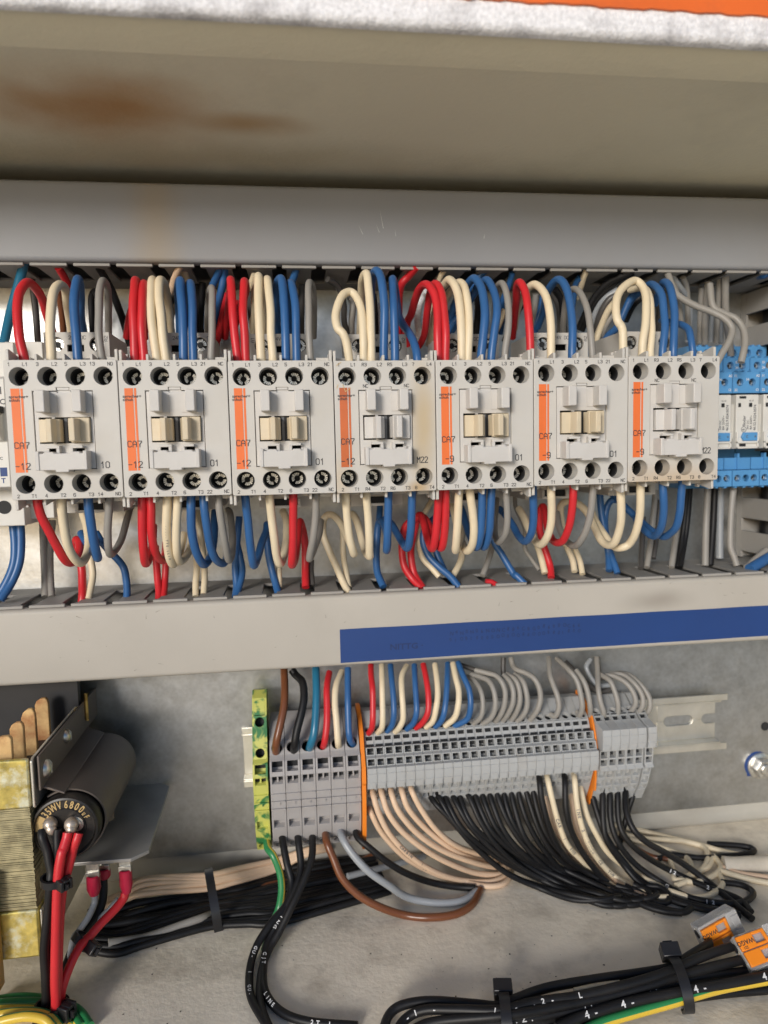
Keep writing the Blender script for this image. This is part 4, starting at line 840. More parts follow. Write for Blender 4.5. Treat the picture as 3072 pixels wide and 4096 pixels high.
back_up = [
 ('teal', 2.2, 'A 300,-60,46 262,130,50 215,300,52 130,600,56 60,900,62 20,1100,66', 'dark teal wire slanting down at the far upper left'),
 ('darkgrey', 1.6, 'A 380,200,68 400,350,70 430,600,72 455,900,74 465,1100,76', 'dark grey wire against the plate behind the first red bow'),
 ('black', 1.6, 'A 1180,420,58 1140,345,64 1095,420,66 1100,600,68 1115,850,70 1120,1000,72', 'short black wire hooking down behind the leftmost contactor'),
 ('black', 1.8, 'A 1160,20,46 1250,170,52 1340,330,56 1410,520,60 1490,720,66 1560,1000,70', 'black wire falling from a slot between the first two contactors'),
 ('red', 1.8, 'A 700,60,46 800,220,54 830,330,58 850,500,64 860,700,70', 'red wire leaving the second slot of the upper duct'),
 ('brown', 1.6, 'A 700,330,58 730,500,62 755,680,66 765,900,70', 'brown wire behind the first cream arch'),
 ('darkgrey', 1.8, 'B 720,290,44 640,370,48 545,470,52 502,600,56 490,760,62 500,950,68', 'dark grey wire crossing behind the cream pair'),
 ('peach', 1.7, 'B 660,40,44 590,200,50 555,330,54 510,450,58 500,800,68', 'peach wire coming out of the fifth slot'),
 ('cream', 1.7, 'B 700,60,50 735,200,56 730,300,60 560,620,66 570,900,72', 'cream wire dim behind the second contactor'),
 ('black', 1.8, 'B 930,240,60 922,500,64 935,830,70 940,1000,74', 'black wire behind the second contactor, nearer the grey one'),
 ('black', 1.8, 'B 860,260,62 880,500,66 870,830,72 870,1000,74', 'black wire behind the second contactor, nearer the blue pair'),
 ('blue', 1.8, 'B 1200,60,46 1190,160,50 1160,330,52 1110,540,56 1060,800,64', 'blue wire dropping from the sixth slot to the lower left'),
 ('blue', 1.7, 'B 1150,60,46 1100,170,50 1030,330,54 990,560,60 980,800,66', 'blue wire dropping steeply behind the grey one'),
 ('red', 1.9, 'B 1240,380,50 1180,600,56 1120,860,62 1090,1000,68', 'red wire slanting behind the third contactor, lower of two'),
 ('red', 1.7, 'B 1370,480,52 1250,650,58 1150,830,64 1100,950,70', 'red wire slanting behind the third contactor, upper of two'),
 ('cream', 1.8, 'B 1560,150,46 1510,290,52 1540,350,56 C 30,700,62 50,900,68', 'cream wire entering the slot left of the tall cream pair'),
 ('darkgrey', 1.7, 'B 1500,340,56 1510,600,60 1530,800,66 1540,1000,70', 'dark grey wire beside the right red one of the third contactor'),
 ('blue', 1.8, 'C 560,60,46 500,230,50 400,400,54 330,700,60 320,900,66', 'blue wire running from a slot behind the third contactor'),
 ('darkgrey', 1.7, 'C 620,260,58 620,500,62 615,800,68 620,1000,72', 'dark grey wire behind the blue pair of the third contactor'),
 ('darkgrey', 1.6, 'C 930,200,50 1060,300,56 1120,500,62 1130,700,66 1170,850,70', 'dark wire crossing the slot behind the drop-shaped jumper'),
 ('grey', 1.7, 'C 1200,420,64 1240,500,66 1225,700,68 1215,950,72', 'grey wire seen through the drop-shaped jumper'),
 ('black', 1.7, 'C 1480,380,62 1500,600,66 1510,900,70', 'black wire right of the tall cream one'),
 ('white', 1.7, 'C 1530,480,70 1520,650,72 1530,950,76', 'pale wire gleaming between the tall cream and the tall blue'),
 ('red', 1.9, 'D 500,50,42 400,170,48 330,250,50 300,350,54 285,500,58 290,850,66 320,1000,70', 'red wire leaving a slot above the middle contactor'),
 ('white', 1.8, 'D 620,340,54 580,400,58 530,520,60 515,700,64 530,850,66 490,1000,70', 'white wire inside the red bows'),
 ('blue', 1.8, 'D 1240,300,50 1100,500,54 960,560,56 880,640,60 800,800,64', 'blue wire crossing behind the cream bows, upper'),
 ('blue', 1.9, 'D 1000,660,58 930,740,60 850,880,64', 'blue wire crossing behind the cream bows, lower'),
 ('blue', 1.6, 'D 1650,120,48 1600,300,54 1520,500,60 1530,640,64 1500,860,68', 'thin blue wire behind the grey bow'),
 ('blue', 1.6, 'D 1390,60,46 1290,140,50 1200,240,52 1080,420,58 1000,600,64', 'blue wire leaving the slot above the fifth contactor'),
 ('cream', 1.5, 'D 840,80,46 780,180,50 740,330,56 700,520,62 680,800,68', 'cream wire slipping into a slot above the red pair'),
 ('black', 2.2, 'D 1210,330,60 1240,500,64 1230,700,68 1200,880,72', 'black wire behind the blue pair of the fifth contactor'),
 ('cream', 1.6, 'D 1560,560,56 1500,700,58 1440,850,64', 'cream wire slanting behind the fifth contactor'),
 ('black', 2.0, 'E 330,420,58 220,560,60 130,780,64 60,950,68', 'black wire slanting behind the single red arch'),
 ('grey', 1.7, 'E 430,380,60 420,600,64 400,840,68 395,1000,72', 'grey wire behind the cream bow of the sixth contactor'),
 ('blue', 1.7, 'E 520,380,58 490,560,60 440,760,64 400,900,70', 'blue wire behind the cream bow of the sixth contactor'),
 ('black', 1.8, 'E 660,320,58 730,450,62 760,700,66 770,900,70', 'black wire left of the blue bow of the sixth contactor'),
 ('darkgrey', 1.8, 'E 600,330,62 690,480,64 720,700,68 715,900,72', 'dark grey wire left of the blue bow of the sixth contactor'),
 ('blue', 1.6, 'E 960,180,50 910,260,54 885,420,60 860,600,64', 'blue wire peeping out right of the large blue bow'),
 ('cream', 1.6, 'E 1060,60,44 1010,150,48 970,280,54 930,420,62', 'cream wire climbing into the slot above the sixth contactor'),
 ('black', 1.8, 'E 1640,60,42 1500,150,46 1300,240,52 1150,400,58 1050,560,62 940,800,68', 'black wire fanning from the slot, upper of the two'),
 ('black', 1.7, 'E 1600,120,46 1400,220,52 1200,400,58 1090,560,62 980,820,68', 'black wire fanning from the slot, lower of the two'),
 ('coolgrey', 1.9, 'E 1420,330,54 1250,440,58 1150,580,62 1090,760,66', 'pale grey wire behind the grey bow of the sixth contactor'),
 ('darkgrey', 1.9, 'E 1440,360,54 1300,460,56 1200,640,60 1150,830,66', 'dark grey wire slanting between the last two contactors'),
 ('cream', 1.8, 'E 1420,430,50 1300,580,56 1200,790,62 1150,950,64 1130,1060,68', 'cream wire slanting down between the last two contactors'),
 ('grey', 1.5, 'E 1400,560,56 1280,740,60 1220,900,66', 'grey wire under the slanting cream one'),
 ('blue', 1.9, 'E 1640,360,48 1560,440,52 1420,760,56 1300,880,62 1180,1060,68', 'blue wire slanting behind the looped cream jumper'),
 ('black', 2.2, 'F 130,420,60 60,480,62 0,560,66 -60,700,70', 'black wire inside the looped cream jumper'),
 ('darkgrey', 1.9, 'F 300,400,58 350,560,62 340,760,66 350,950,70', 'dark grey wire between the cream and blue wires at the right'),
 ('grey', 1.6, 'F 430,80,44 480,200,48 560,360,52 600,600,56 615,760,60', 'grey wire rising beside the right blue arch'),
 ('coolgrey', 1.6, 'F 460,100,48 600,300,54 700,450,60 720,700,66 700,950,70', 'pale grey wire leaving the slot above the blue relays, leaning'),
 ('grey', 1.5, 'F 640,180,50 690,330,56 700,600,62 700,900,68', 'thin grey vertical wire behind the pale leaning one'),
 ('grey', 1.5, 'F 860,300,60 845,600,66 840,960,72', 'grey vertical wire left of the two bowed relay wires'),
 ('grey', 1.8, 'F 940,220,58 920,500,62 905,760,66 900,970,70', 'broad grey vertical wire before the vertical duct'),
 ('coolgrey', 1.5, 'F 1000,280,62 990,500,66 970,950,72', 'cool grey vertical wire, middle of the bunch'),
 ('grey', 1.5, 'F 1075,180,56 1060,500,62 1040,960,70', 'grey vertical wire next to the brightest one'),
 ('coolgrey', 1.4, 'F 1100,440,66 1095,700,70 1095,970,74', 'pale bluish wire close to the vertical duct'),
 ('grey', 1.9, 'F 1150,120,50 1145,300,54 1150,520,58 1165,720,62 1195,900,66 1215,1120,68', 'brightest grey vertical wire beside the vertical duct'),
 ('grey', 1.75, 'F 450,120,44 540,340,45 640,440,44 800,525,42 1000,600,39 1150,680,36 1230,800,34 1190,950,32 1090,1120,31 1020,1260,31', 'grey wire swinging across to the first blue relay socket'),
 ('grey', 1.75, 'F 960,260,50 1000,520,46 1130,610,44 1270,680,42 1360,800,39 1385,950,36 1365,1070,34 1335,1200,33', 'grey wire curving down into the second blue relay socket'),
 ('blue', 2.6, 'F 1720,60,44 1620,130,46 1560,150,52', 'blue wire in the corner under the upper duct'),
]
for c, r, s, l in back_up: wire(c, r, s, l, GB)
down_wires = [
 ('red', 1.95, 'a 440,20,12 458,150,12 500,290,13 580,450,15 680,650,18 770,800,22 850,845,28 920,790,38 955,680,46 945,590,52 915,570,56 930,700,60 975,900,60 990,1100,57 990,1260,53 960,1420,52', 'red wire swinging right under the leftmost contactor'),
 ('cream', 2.0, 'a 735,20,12 742,150,12 757,350,14 790,550,16 840,700,19 900,800,23 970,840,28 1040,760,36 1062,600,44 1040,400,52 1000,250,60 985,120,66', 'cream wire hanging in a U under the leftmost contactor'),
 ('cream', 1.7, 'a 1050,500,64 1090,800,62 1110,980,60 1095,1130,57 1060,1280,53', 'cream wire going into the lower duct beside the red one'),
 ('blue', 2.0, 'a 1058,20,12 1065,150,12 1085,350,13 1118,550,15 1150,700,18 1168,785,23 1140,720,34 1090,650,44 1010,560,52 975,490,58', 'blue wire hanging under terminal T3 of the leftmost contactor'),
 ('blue', 1.8, 'a 1150,480,64 1220,600,62 1320,710,60 1410,800,60 1480,900,60 1520,1050,58 1530,1200,55 1510,1350,52', 'dark blue wire bending down to a slot between the first two contactors'),
 ('grey', 1.7, 'a 1312,20,12 1302,200,13 1295,450,15 1298,650,18 1322,745,25 1390,690,34 1460,550,44 1515,350,54 1560,200,62 1600,100,68', 'grey wire hanging under the leftmost contactor in a V'),
 ('blue', 2.1, 'a 150,300,56 178,600,54 165,850,52 80,1080,50 -60,1300,48', 'dark blue wire at the far left edge, left of two'),
 ('blue', 2.1, 'a 235,300,56 245,600,54 220,850,52 130,1080,50 0,1290,46', 'dark blue wire at the far left edge, right of two'),
 ('grey', 1.9, 'a 515,330,72 530,700,70 540,1000,68 545,1250,62', 'dim grey wire standing on the plate, left of two'),
 ('grey', 1.7, 'a 630,330,72 605,700,70 607,1000,68 620,1250,62', 'dim grey wire standing on the plate, right of two'),
 ('red', 1.95, 'b 207,20,12 210,200,12 213,450,14 222,700,18 250,855,25 300,760,36 330,600,48 340,400,58', 'left red wire hanging under the second contactor'),
 ('red', 1.85, 'b 300,20,12 310,200,12 318,450,14 348,660,18 400,780,24 455,815,31 480,740,42 490,600,52', 'right red wire hanging under the second contactor'),
 ('red', 1.8, 'b 365,640,62 375,850,60 392,1040,57 410,1180,54 400,1330,50', 'dark red wire entering the lower duct, left of two'),
 ('red', 1.7, 'b 500,640,62 490,860,60 478,1040,58 475,1160,55 450,1320,50', 'dark red wire entering the lower duct, right of two'),
 ('cream', 1.95, 'b 510,20,12 508,200,12 500,450,14 510,660,17 540,800,21 585,855,28 650,720,40 700,500,52', 'printed cream wire hanging under the second contactor'),
 ('cream', 1.85, 'b 635,20,12 632,200,12 620,450,14 615,700,18 652,830,26 720,790,34 780,650,44 800,400,54 800,200,62', 'cream wire hanging right of the printed one under the second contactor'),
 ('cream', 1.6, 'b 860,200,66 900,480,64 945,760,62 952,1000,59 945,1220,53', 'pale cream wire going into a slot, right of two'),
 ('cream', 1.6, 'b 850,600,64 858,900,61 852,1080,58 848,1250,53', 'pale cream wire going into a slot, left of two'),
 ('blue', 1.95, 'b 795,20,12 795,200,12 802,450,14 835,650,17 890,800,22 955,862,29 1020,780,38 1060,600,46 1070,350,54 1080,230,60', 'left blue wire hanging under the second contactor'),
 ('blue', 1.9, 'b 940,20,12 952,200,12 990,450,14 1022,650,18 1080,790,23 1155,850,31 1210,820,38 1250,700,46', 'right blue wire hanging under the second contactor'),
 ('grey', 1.7, 'b 1120,20,12 1130,200,12 1170,450,14 1210,650,18 1242,810,25 1280,720,34 1290,500,46 1260,260,56 1235,210,62', 'grey wire hanging under terminal 22 of the second contactor'),
 ('blue', 1.8, 'b 1370,290,64 1355,500,62 1335,700,60 1325,900,58 1340,1120,55 1320,1280,50', 'navy wire twisting down between contactors, left strand'),
 ('blue', 1.8, 'b 1345,620,62 1390,800,60 1402,950,58 1370,1110,55 1325,1270,50', 'navy wire twisting down between contactors, right strand'),
 ('blue', 1.9, 'b 1440,20,12 1452,150,12 1472,350,14 1500,600,17 1525,790,21 1545,875,26 1590,780,36 1640,600,46 1690,470,54 c 210,440,57 210,600,59 222,800,58 262,1000,57 315,1180,53 350,1320,48', 'blue wire hanging in a W under the third contactor'),
 ('cream', 1.95, 'c 232,20,12 240,130,12 262,350,14 290,600,16 320,800,20 362,915,25 410,810,34 440,600,46 440,400,56 395,280,62', 'cream wire hanging under terminal 4 of the third contactor'),
 ('cream', 1.6, 'c 325,700,66 338,900,62 345,1050,58 350,1200,54', 'cream wire entering a slot behind the blue W'),
 ('red', 1.95, 'c 515,20,12 516,130,12 520,400,14 515,650,16 506,850,19 502,930,24 540,850,34 570,650,44 588,470,52 605,415,56 650,600,58 668,800,58 668,1000,56 668,1200,50', 'red wire hanging under terminal 6 of the third contactor'),
 ('grey', 1.7, 'c 790,20,12 790,130,12 785,350,14 762,600,16 725,790,20 716,855,24 760,760,34 830,560,44 850,400,54', 'grey wire hanging under terminal 22 of the third contactor'),
 ('darkgrey', 1.6, 'c 735,870,60 735,1000,58 748,1180,53', 'dark grey wire vanishing into a slot below the grey one'),
 ('cream', 1.85, 'c 1140,20,12 1147,130,12 1167,350,14 1192,600,16 1225,730,18 1250,795,23 1215,700,34 1150,560,42 1080,420,50 1000,340,56 930,330,60 882,400,61 880,560,60 945,750,58 1035,950,55 1120,1130,51 1190,1270,46', 'cream wire looping back in a big arch under the middle contactor'),
 ('cream', 1.9, 'c 1395,20,12 1400,150,12 1415,350,14 1430,600,16 1436,750,19 1434,830,23 1385,760,34 1340,600,44 1290,420,52 1240,330,58 1200,320,62', 'cream wire hanging from terminal R4'),
 ('cream', 1.6, 'c 1115,500,64 1120,800,60 1150,1000,56 1185,1200,50', 'cream wire rising from the slot inside the big arch'),
 ('blue', 1.9, 'd 170,20,12 165,150,12 158,400,14 150,650,17 142,815,23 150,700,36 130,560,46 90,470,53 40,500,57 20,700,57 15,900,55 32,1080,52 100,1250,46', 'blue wire hanging from terminal R6'),
 ('blue', 1.7, 'd 60,250,68 50,450,64', 'navy wire passing behind the rail foot of the middle contactor'),
 ('blue', 1.9, 'd 450,20,12 445,150,12 435,400,14 425,620,17 392,785,24 340,730,32 270,620,42 200,500,50 110,440,56', 'blue wire hanging from terminal 8'),
 ('red', 1.95, 'd 770,20,12 765,150,12 747,400,14 730,650,17 692,790,23 640,700,34 590,500,44 550,400,50 505,420,54 475,560,56 435,760,56 432,900,54 470,1100,52 575,1270,46', 'left red wire looping under the fifth contactor'),
 ('red', 1.9, 'd 843,20,12 845,150,12 847,400,14 830,650,17 793,790,22 735,710,34 640,490,46 570,410,52 490,430,52 395,490,53 335,600,54 322,800,54 350,1000,52 440,1150,50 550,1260,46', 'right red wire looping under the fifth contactor'),
 ('cream', 1.6, 'd 680,220,64 610,340,61 530,500,60 518,700,60 570,900,58 680,1030,56 770,1130,54', 'cream wire running along the blue one into a slot'),
 ('blue', 1.9, 'd 920,370,64 800,380,62 700,450,60 600,560,59 575,700,58 640,870,56 760,1000,53 900,1130,49 1010,1260,45', 'dark blue wire crossing diagonally to a slot under the fifth contactor'),
 ('blue', 1.8, 'd 700,640,64 740,840,62 790,960,60 850,1090,58', 'dark blue wire short of the slot behind the red loops'),
 ('cream', 1.95, 'd 1020,20,12 1010,150,12 992,400,14 978,650,17 965,815,23 1020,700,34 1045,560,46 1040,300,58', 'straight cream wire under the fifth contactor'),
 ('cream', 2.0, 'd 1130,20,12 1140,150,12 1177,400,14 1192,600,16 1162,755,20 1100,818,26 1050,750,34 1010,600,44 960,400,54 930,250,60 925,150,64', 'curved cream wire under the fifth contactor'),
 ('cream', 1.8, 'd 1050,800,62 1025,950,59 930,1130,52', 'cream wire leaning into the slot below the fifth contactor'),
 ('blue', 1.9, 'd 1290,20,12 1285,150,12 1280,400,14 1262,650,17 1215,780,24 1150,650,36 1090,500,46 1050,350,54 1000,250,60', 'left blue wire hanging under the fifth contactor'),
 ('blue', 1.9, 'd 1400,20,12 1395,150,12 1387,400,14 1370,600,17 1312,770,24 1240,700,34 1130,540,46 1040,430,54', 'right blue wire hanging under the fifth contactor'),
 ('grey', 1.6, 'd 1568,20,12 1575,150,12 1588,400,14 1575,580,17 1530,680,22 1480,715,28 1440,640,36 1440,450,46 1460,200,58', 'grey wire hooked under the right end of the fifth contactor'),
 ('grey', 1.6, 'd 1420,700,64 1370,900,59 1290,1120,53', 'grey wire slanting into a slot with a red end'),
 ('blue', 1.9, 'd 1480,310,56 1590,400,52 e 60,470,47 150,600,42 230,740,35 310,800,27 375,710,20 400,550,16 400,350,13 393,180,12 388,60,12', 'blue wire hooking up left of the sixth contactor'),
 ('blue', 1.8, 'd 1400,640,58 1450,760,56 1520,860,54 1600,1000,51 1680,1120,48 e 190,1200,47 300,1310,44', 'blue wire crossing the slots under the sixth contactor'),
 ('red', 1.5, 'd 1330,1190,46 1400,1200,46 1470,1240,46', 'red wire end lying inside a slot of the lower duct'),
 ('cream', 1.95, 'e 605,60,12 617,230,12 625,400,14 608,600,17 560,755,21 490,835,28 420,790,36 350,650,44 290,520,52 225,400,58', 'cream wire hooked under terminal 2 of the sixth contactor'),
 ('red', 1.9, 'e 880,60,12 878,230,12 868,400,14 838,600,17 770,765,22 700,815,28 635,780,35 570,650,43 545,480,50 515,375,54 478,450,56 475,620,57 505,800,57 560,950,55 605,1100,52 615,1230,48', 'red wire curling in a loop under the sixth contactor'),
 ('grey', 1.75, 'e 1120,60,12 1112,230,12 1087,450,14 1035,650,17 965,795,22 900,850,29 830,825,36 765,740,44 705,600,52 680,450,58', 'grey wire hooked under the sixth contactor'),
 ('cream', 1.8, 'e 420,760,60 480,950,56 540,1180,50', 'cream wire entering the slot left of the red one'),
 ('cream', 1.7, 'e 770,800,62 860,1000,58 895,1160,53', 'cream wire entering a slot, left of two under the sixth contactor'),
 ('cream', 1.6, 'e 880,850,63 960,1020,58 990,1190,53', 'cream wire entering a slot, right of two under the sixth contactor'),
 ('grey', 1.2, 'e 180,250,72 190,400,70 290,640,68 300,880,66 370,1000,63 470,1140,58', 'thin grey wire on the plate under the sixth contactor'),
 ('cream', 1.6, 'e 220,380,66 300,560,64 380,760,62', 'cream wire crossing low behind the blue hook'),
 ('cream', 2.0, 'e 1445,150,12 1452,400,13 1445,600,16 1385,790,21 1310,845,27 1215,780,34 1130,620,42 1050,450,49 940,350,54 820,310,58 730,380,61 735,560,62 770,700,62', 'cream wire making the inner loop left of the rightmost contactor'),
 ('cream', 2.0, 'f 125,60,12 130,300,13 120,500,16 70,700,20 0,820,25 e 1470,870,27 1360,850,32 1250,720,40 1150,560,48 1100,440,54', 'cream wire making the outer loop under the rightmost contactor'),
 ('blue', 1.9, 'e 1195,180,62 1218,450,60 1260,700,58 1300,950,56 1310,1150,51', 'navy wire standing before the slots, left of two'),
 ('blue', 1.8, 'e 1400,300,60 1330,310,61 1275,420,61 1260,600,60 1300,850,57 1350,1000,54 1410,1180,49', 'navy wire standing before the slots, right of two'),
 ('blue', 1.9, 'e 1330,210,62 1500,380,55 1620,500,50 f 90,560,44 200,685,35 300,730,28 375,640,20 405,450,15 402,250,12 390,60,12', 'blue wire hooking from far left up to terminal R4'),
 ('blue', 1.9, 'f 630,40,12 622,250,13 602,450,15 552,620,19 480,705,25 400,740,30 300,690,36 200,620,44 60,480,52', 'blue wire hooking up to terminal R6 of the rightmost contactor'),
 ('darkgrey', 1.6, 'f 160,500,70 150,750,68 140,950,64 130,1120,58', 'dark wire at the left of the bunch under the rightmost contactor'),
 ('grey', 1.7, 'f 310,180,72 285,500,70 250,800,66 205,1110,58', 'brownish grey wire in the bunch under the rightmost contactor'),
 ('darkgrey', 1.6, 'f 360,300,74 330,700,70 280,1000,64', 'dim wire between the two blue hooks'),
 ('grey', 1.7, 'f 600,400,72 560,700,68 500,1110,58', 'grey wire leaning into the slot under the relays'),
 ('black', 1.7, 'f 725,120,74 695,500,71 655,800,68 600,1110,58', 'black wire leaning into a slot, right one of a close pair'),
 ('black', 1.6, 'f 690,120,74 660,500,71 620,800,68 570,1110,60', 'black wire leaning into a slot, left one of a close pair'),
 ('grey', 1.9, 'f 937,100,66 917,600,64 905,1090,58', 'straight grey wire standing under the blue sockets'),
 ('black', 1.9, 'f 1020,120,70 1000,600,68 965,1080,62', 'black wire right of the straight grey one'),
 ('coolgrey', 2.2, 'f 1085,100,74 1080,500,74 1080,1000,72', 'dim bluish grey wire right of the black one'),
 ('grey', 1.8, 'f 1250,120,60 1220,400,58 1207,700,56 1212,870,55 1245,980,54 1285,1090,52', 'grey wire along the vertical duct with a kink at the bottom'),
 ('grey', 1.8, 'f 1640,900,56 1540,985,54 1400,1110,50', 'grey wire end crossing at the lower right corner of the duct'),
 ('blue', 3.0, 'f 1760,950,54 1620,1015,52 1440,1130,48', 'thick blue wire crossing at the lower right corner of the duct'),
]
for c, r, s, l in down_wires: wire(c, r, s, l, GD)
GT = 'wires entering the terminal blocks from above'
term_up = [
 ('brown', 2.05, 'P 515,60,72 522,300,62 510,500,56 470,700,52 430,880,50 425,990,54', 'brown wire bending into the first large terminal block'),
 ('black', 2.1, 'P 600,80,74 650,140,72 720,220,64 735,380,58 704,560,54 660,750,51 632,900,50 622,975,55', 'black wire bending into the second large terminal block'),
 ('teal', 2.15, 'P 865,60,68 870,300,60 866,550,54 846,780,50 812,900,51 795,960,57', 'teal wire entering the third large terminal block'),
 ('red', 1.8, 'P 1015,110,72 985,280,62 990,500,56 985,700,52 962,870,51 950,930,56', 'red wire entering the fourth large terminal block'),
 ('cream', 1.8, 'P 1155,100,72 1090,260,62 1083,450,56 1100,650,52 1113,850,50 1120,930,56', 'cream wire entering the fifth large terminal block'),
 ('blue', 1.8, 'P 1220,60,68 1224,400,58 1230,650,54 1242,820,52 1278,910,57', 'blue wire entering the sixth large terminal block'),
 ('red', 1.65, 'Q 100,120,70 103,250,64 122,400,58 127,600,55 125,780,53 108,880,55 75,940,60', 'red wire at the left end of the small terminal row'),
 ('cream', 1.65, 'Q 232,120,70 237,350,60 242,550,56 246,750,53 228,870,55 185,930,60', 'cream wire second in the small terminal row'),
 ('blue', 1.65, 'Q 335,120,70 355,300,62 372,500,57 377,700,54 352,840,56 295,910,60', 'blue wire third in the small terminal row'),
 ('cream', 1.65, 'Q 530,130,72 475,260,64 473,450,57 485,650,54 482,780,54 445,870,56 395,920,60', 'cream wire fourth in the small terminal row'),
 ('blue', 1.65, 'Q 622,120,70 627,300,62 645,500,57 650,680,54 612,810,56 530,890,60', 'blue wire fifth in the small terminal row'),
 ('red', 1.65, 'Q 728,110,70 768,300,62 790,480,57 782,680,54 725,810,56 640,875,60', 'red wire sixth in the small terminal row'),
 ('cream', 1.65, 'Q 868,110,70 895,300,62 902,480,57 885,650,54 842,790,56 760,865,60', 'cream wire seventh in the small terminal row'),
 ('blue', 1.65, 'Q 1022,100,72 1015,300,62 1002,500,57 985,680,54 942,790,56 875,860,60', 'blue wire eighth in the small terminal row'),
 ('cream', 1.7, 'Q 1085,100,70 1120,270,62 1156,430,57 1150,600,54 1108,750,56 990,850,60', 'cream wire ninth in the small terminal row'),
 ('blue', 1.65, 'Q 1145,90,70 1215,260,62 1282,420,57 1302,600,54 1265,750,56 1195,815,58 1100,850,61', 'blue wire tenth in the small terminal row'),
 ('grey', 1.4, 'Q 1250,260,72 1340,310,66 1420,430,60 1445,600,57 1418,740,57 1330,830,61', 'brownish grey wire first after the coloured ones'),
 ('grey', 1.5, 'Q 1300,230,70 1420,265,66 1510,310,62 1575,430,58 1592,600,56 1550,750,57 1440,830,61', 'light grey wire second after the coloured ones'),
 ('grey', 1.5, 'R -150,240,68 0,280,64 100,310,61 175,390,58 215,520,56 200,680,56 150,790,58 90,870,62', 'grey wire third after the coloured ones'),
 ('grey', 1.5, 'R 190,300,64 262,370,60 310,500,57 300,650,56 240,770,58 175,865,62', 'grey wire fourth after the coloured ones'),
 ('grey', 1.5, 'R 225,290,66 330,350,61 382,480,58 388,620,57 350,740,58 275,865,62', 'grey wire fifth after the coloured ones'),
 ('grey', 1.5, 'R 320,290,66 420,370,60 462,500,57 478,650,56 440,760,57 355,860,61', 'grey wire sixth after the coloured ones'),
 ('grey', 1.55, 'R 280,90,74 300,170,72 350,235,68 460,280,64 560,345,60 622,450,58 636,580,57 600,720,57 505,850,61', 'grey wire with an S bend under the blue tape'),
 ('grey', 1.5, 'R 735,90,74 755,290,64 790,420,60 840,550,57 855,680,56 815,790,57 755,770,60', 'lone grey wire between empty terminals'),
 ('grey', 1.5, 'R 830,100,76 980,240,64 1070,370,60 1122,550,57 1135,690,56 1105,780,58 1075,740,61', 'grey wire left of the thin orange plate, left of two'),
 ('grey', 1.5, 'R 1060,240,66 1155,370,61 1210,520,58 1235,680,57 1235,790,60', 'grey wire left of the thin orange plate, right of two'),
 ('grey', 1.5, 'R 1310,90,76 1325,290,68 1330,450,62 1352,600,59 1392,740,58 1400,830,61', 'grey wire first right of the thin orange plate'),
 ('grey', 1.5, 'R 1350,290,70 1465,365,63 1530,500,60 1568,640,58 1562,770,59 1540,820,61', 'grey wire second right of the thin orange plate'),
 ('grey', 1.5, 'S 420,190,70 490,200,67 580,250,62 635,330,59 648,410,58 590,500,61', 'grey wire third right of the thin orange plate'),
 ('grey', 1.5, 'S 460,180,72 560,190,68 650,260,62 700,350,59 702,430,58 650,500,61', 'grey wire fourth right of the thin orange plate'),
 ('grey', 1.5, 'S 500,175,74 600,190,70 690,260,64 752,360,60 755,450,59 715,505,61', 'outermost grey wire at the right end of the terminal row'),
 ('darkgrey', 1.5, 'R 190,90,76 195,290,74 240,330,72', 'short dark wire dropping behind the curved grey ones'),
 ('darkgrey', 1.8, 'R 1310,80,78 1330,280,76 1360,330,74 1500,310,72 1640,330,70', 'dark wire dropping behind the right group'),
 ('coolgrey', 1.4, 'R 1240,110,80 1190,200,78 1240,330,76 1330,420,74 1480,420,74', 'pale wire curling behind the right group'),
 ('darkgrey', 1.6, 'R 930,140,80 1050,260,76 1200,400,74 1330,500,74 1500,470,74', 'dark wire snaking behind the thin orange plate'),
 ('darkgrey', 1.4, 'Q 1180,120,76 1350,180,74 1560,240,70 1660,280,68', 'dark grey wire lying over the first grey curves'),
]
for c, r, s, l in term_up: wire(c, r, s, l, GT)
print('wires', NW)
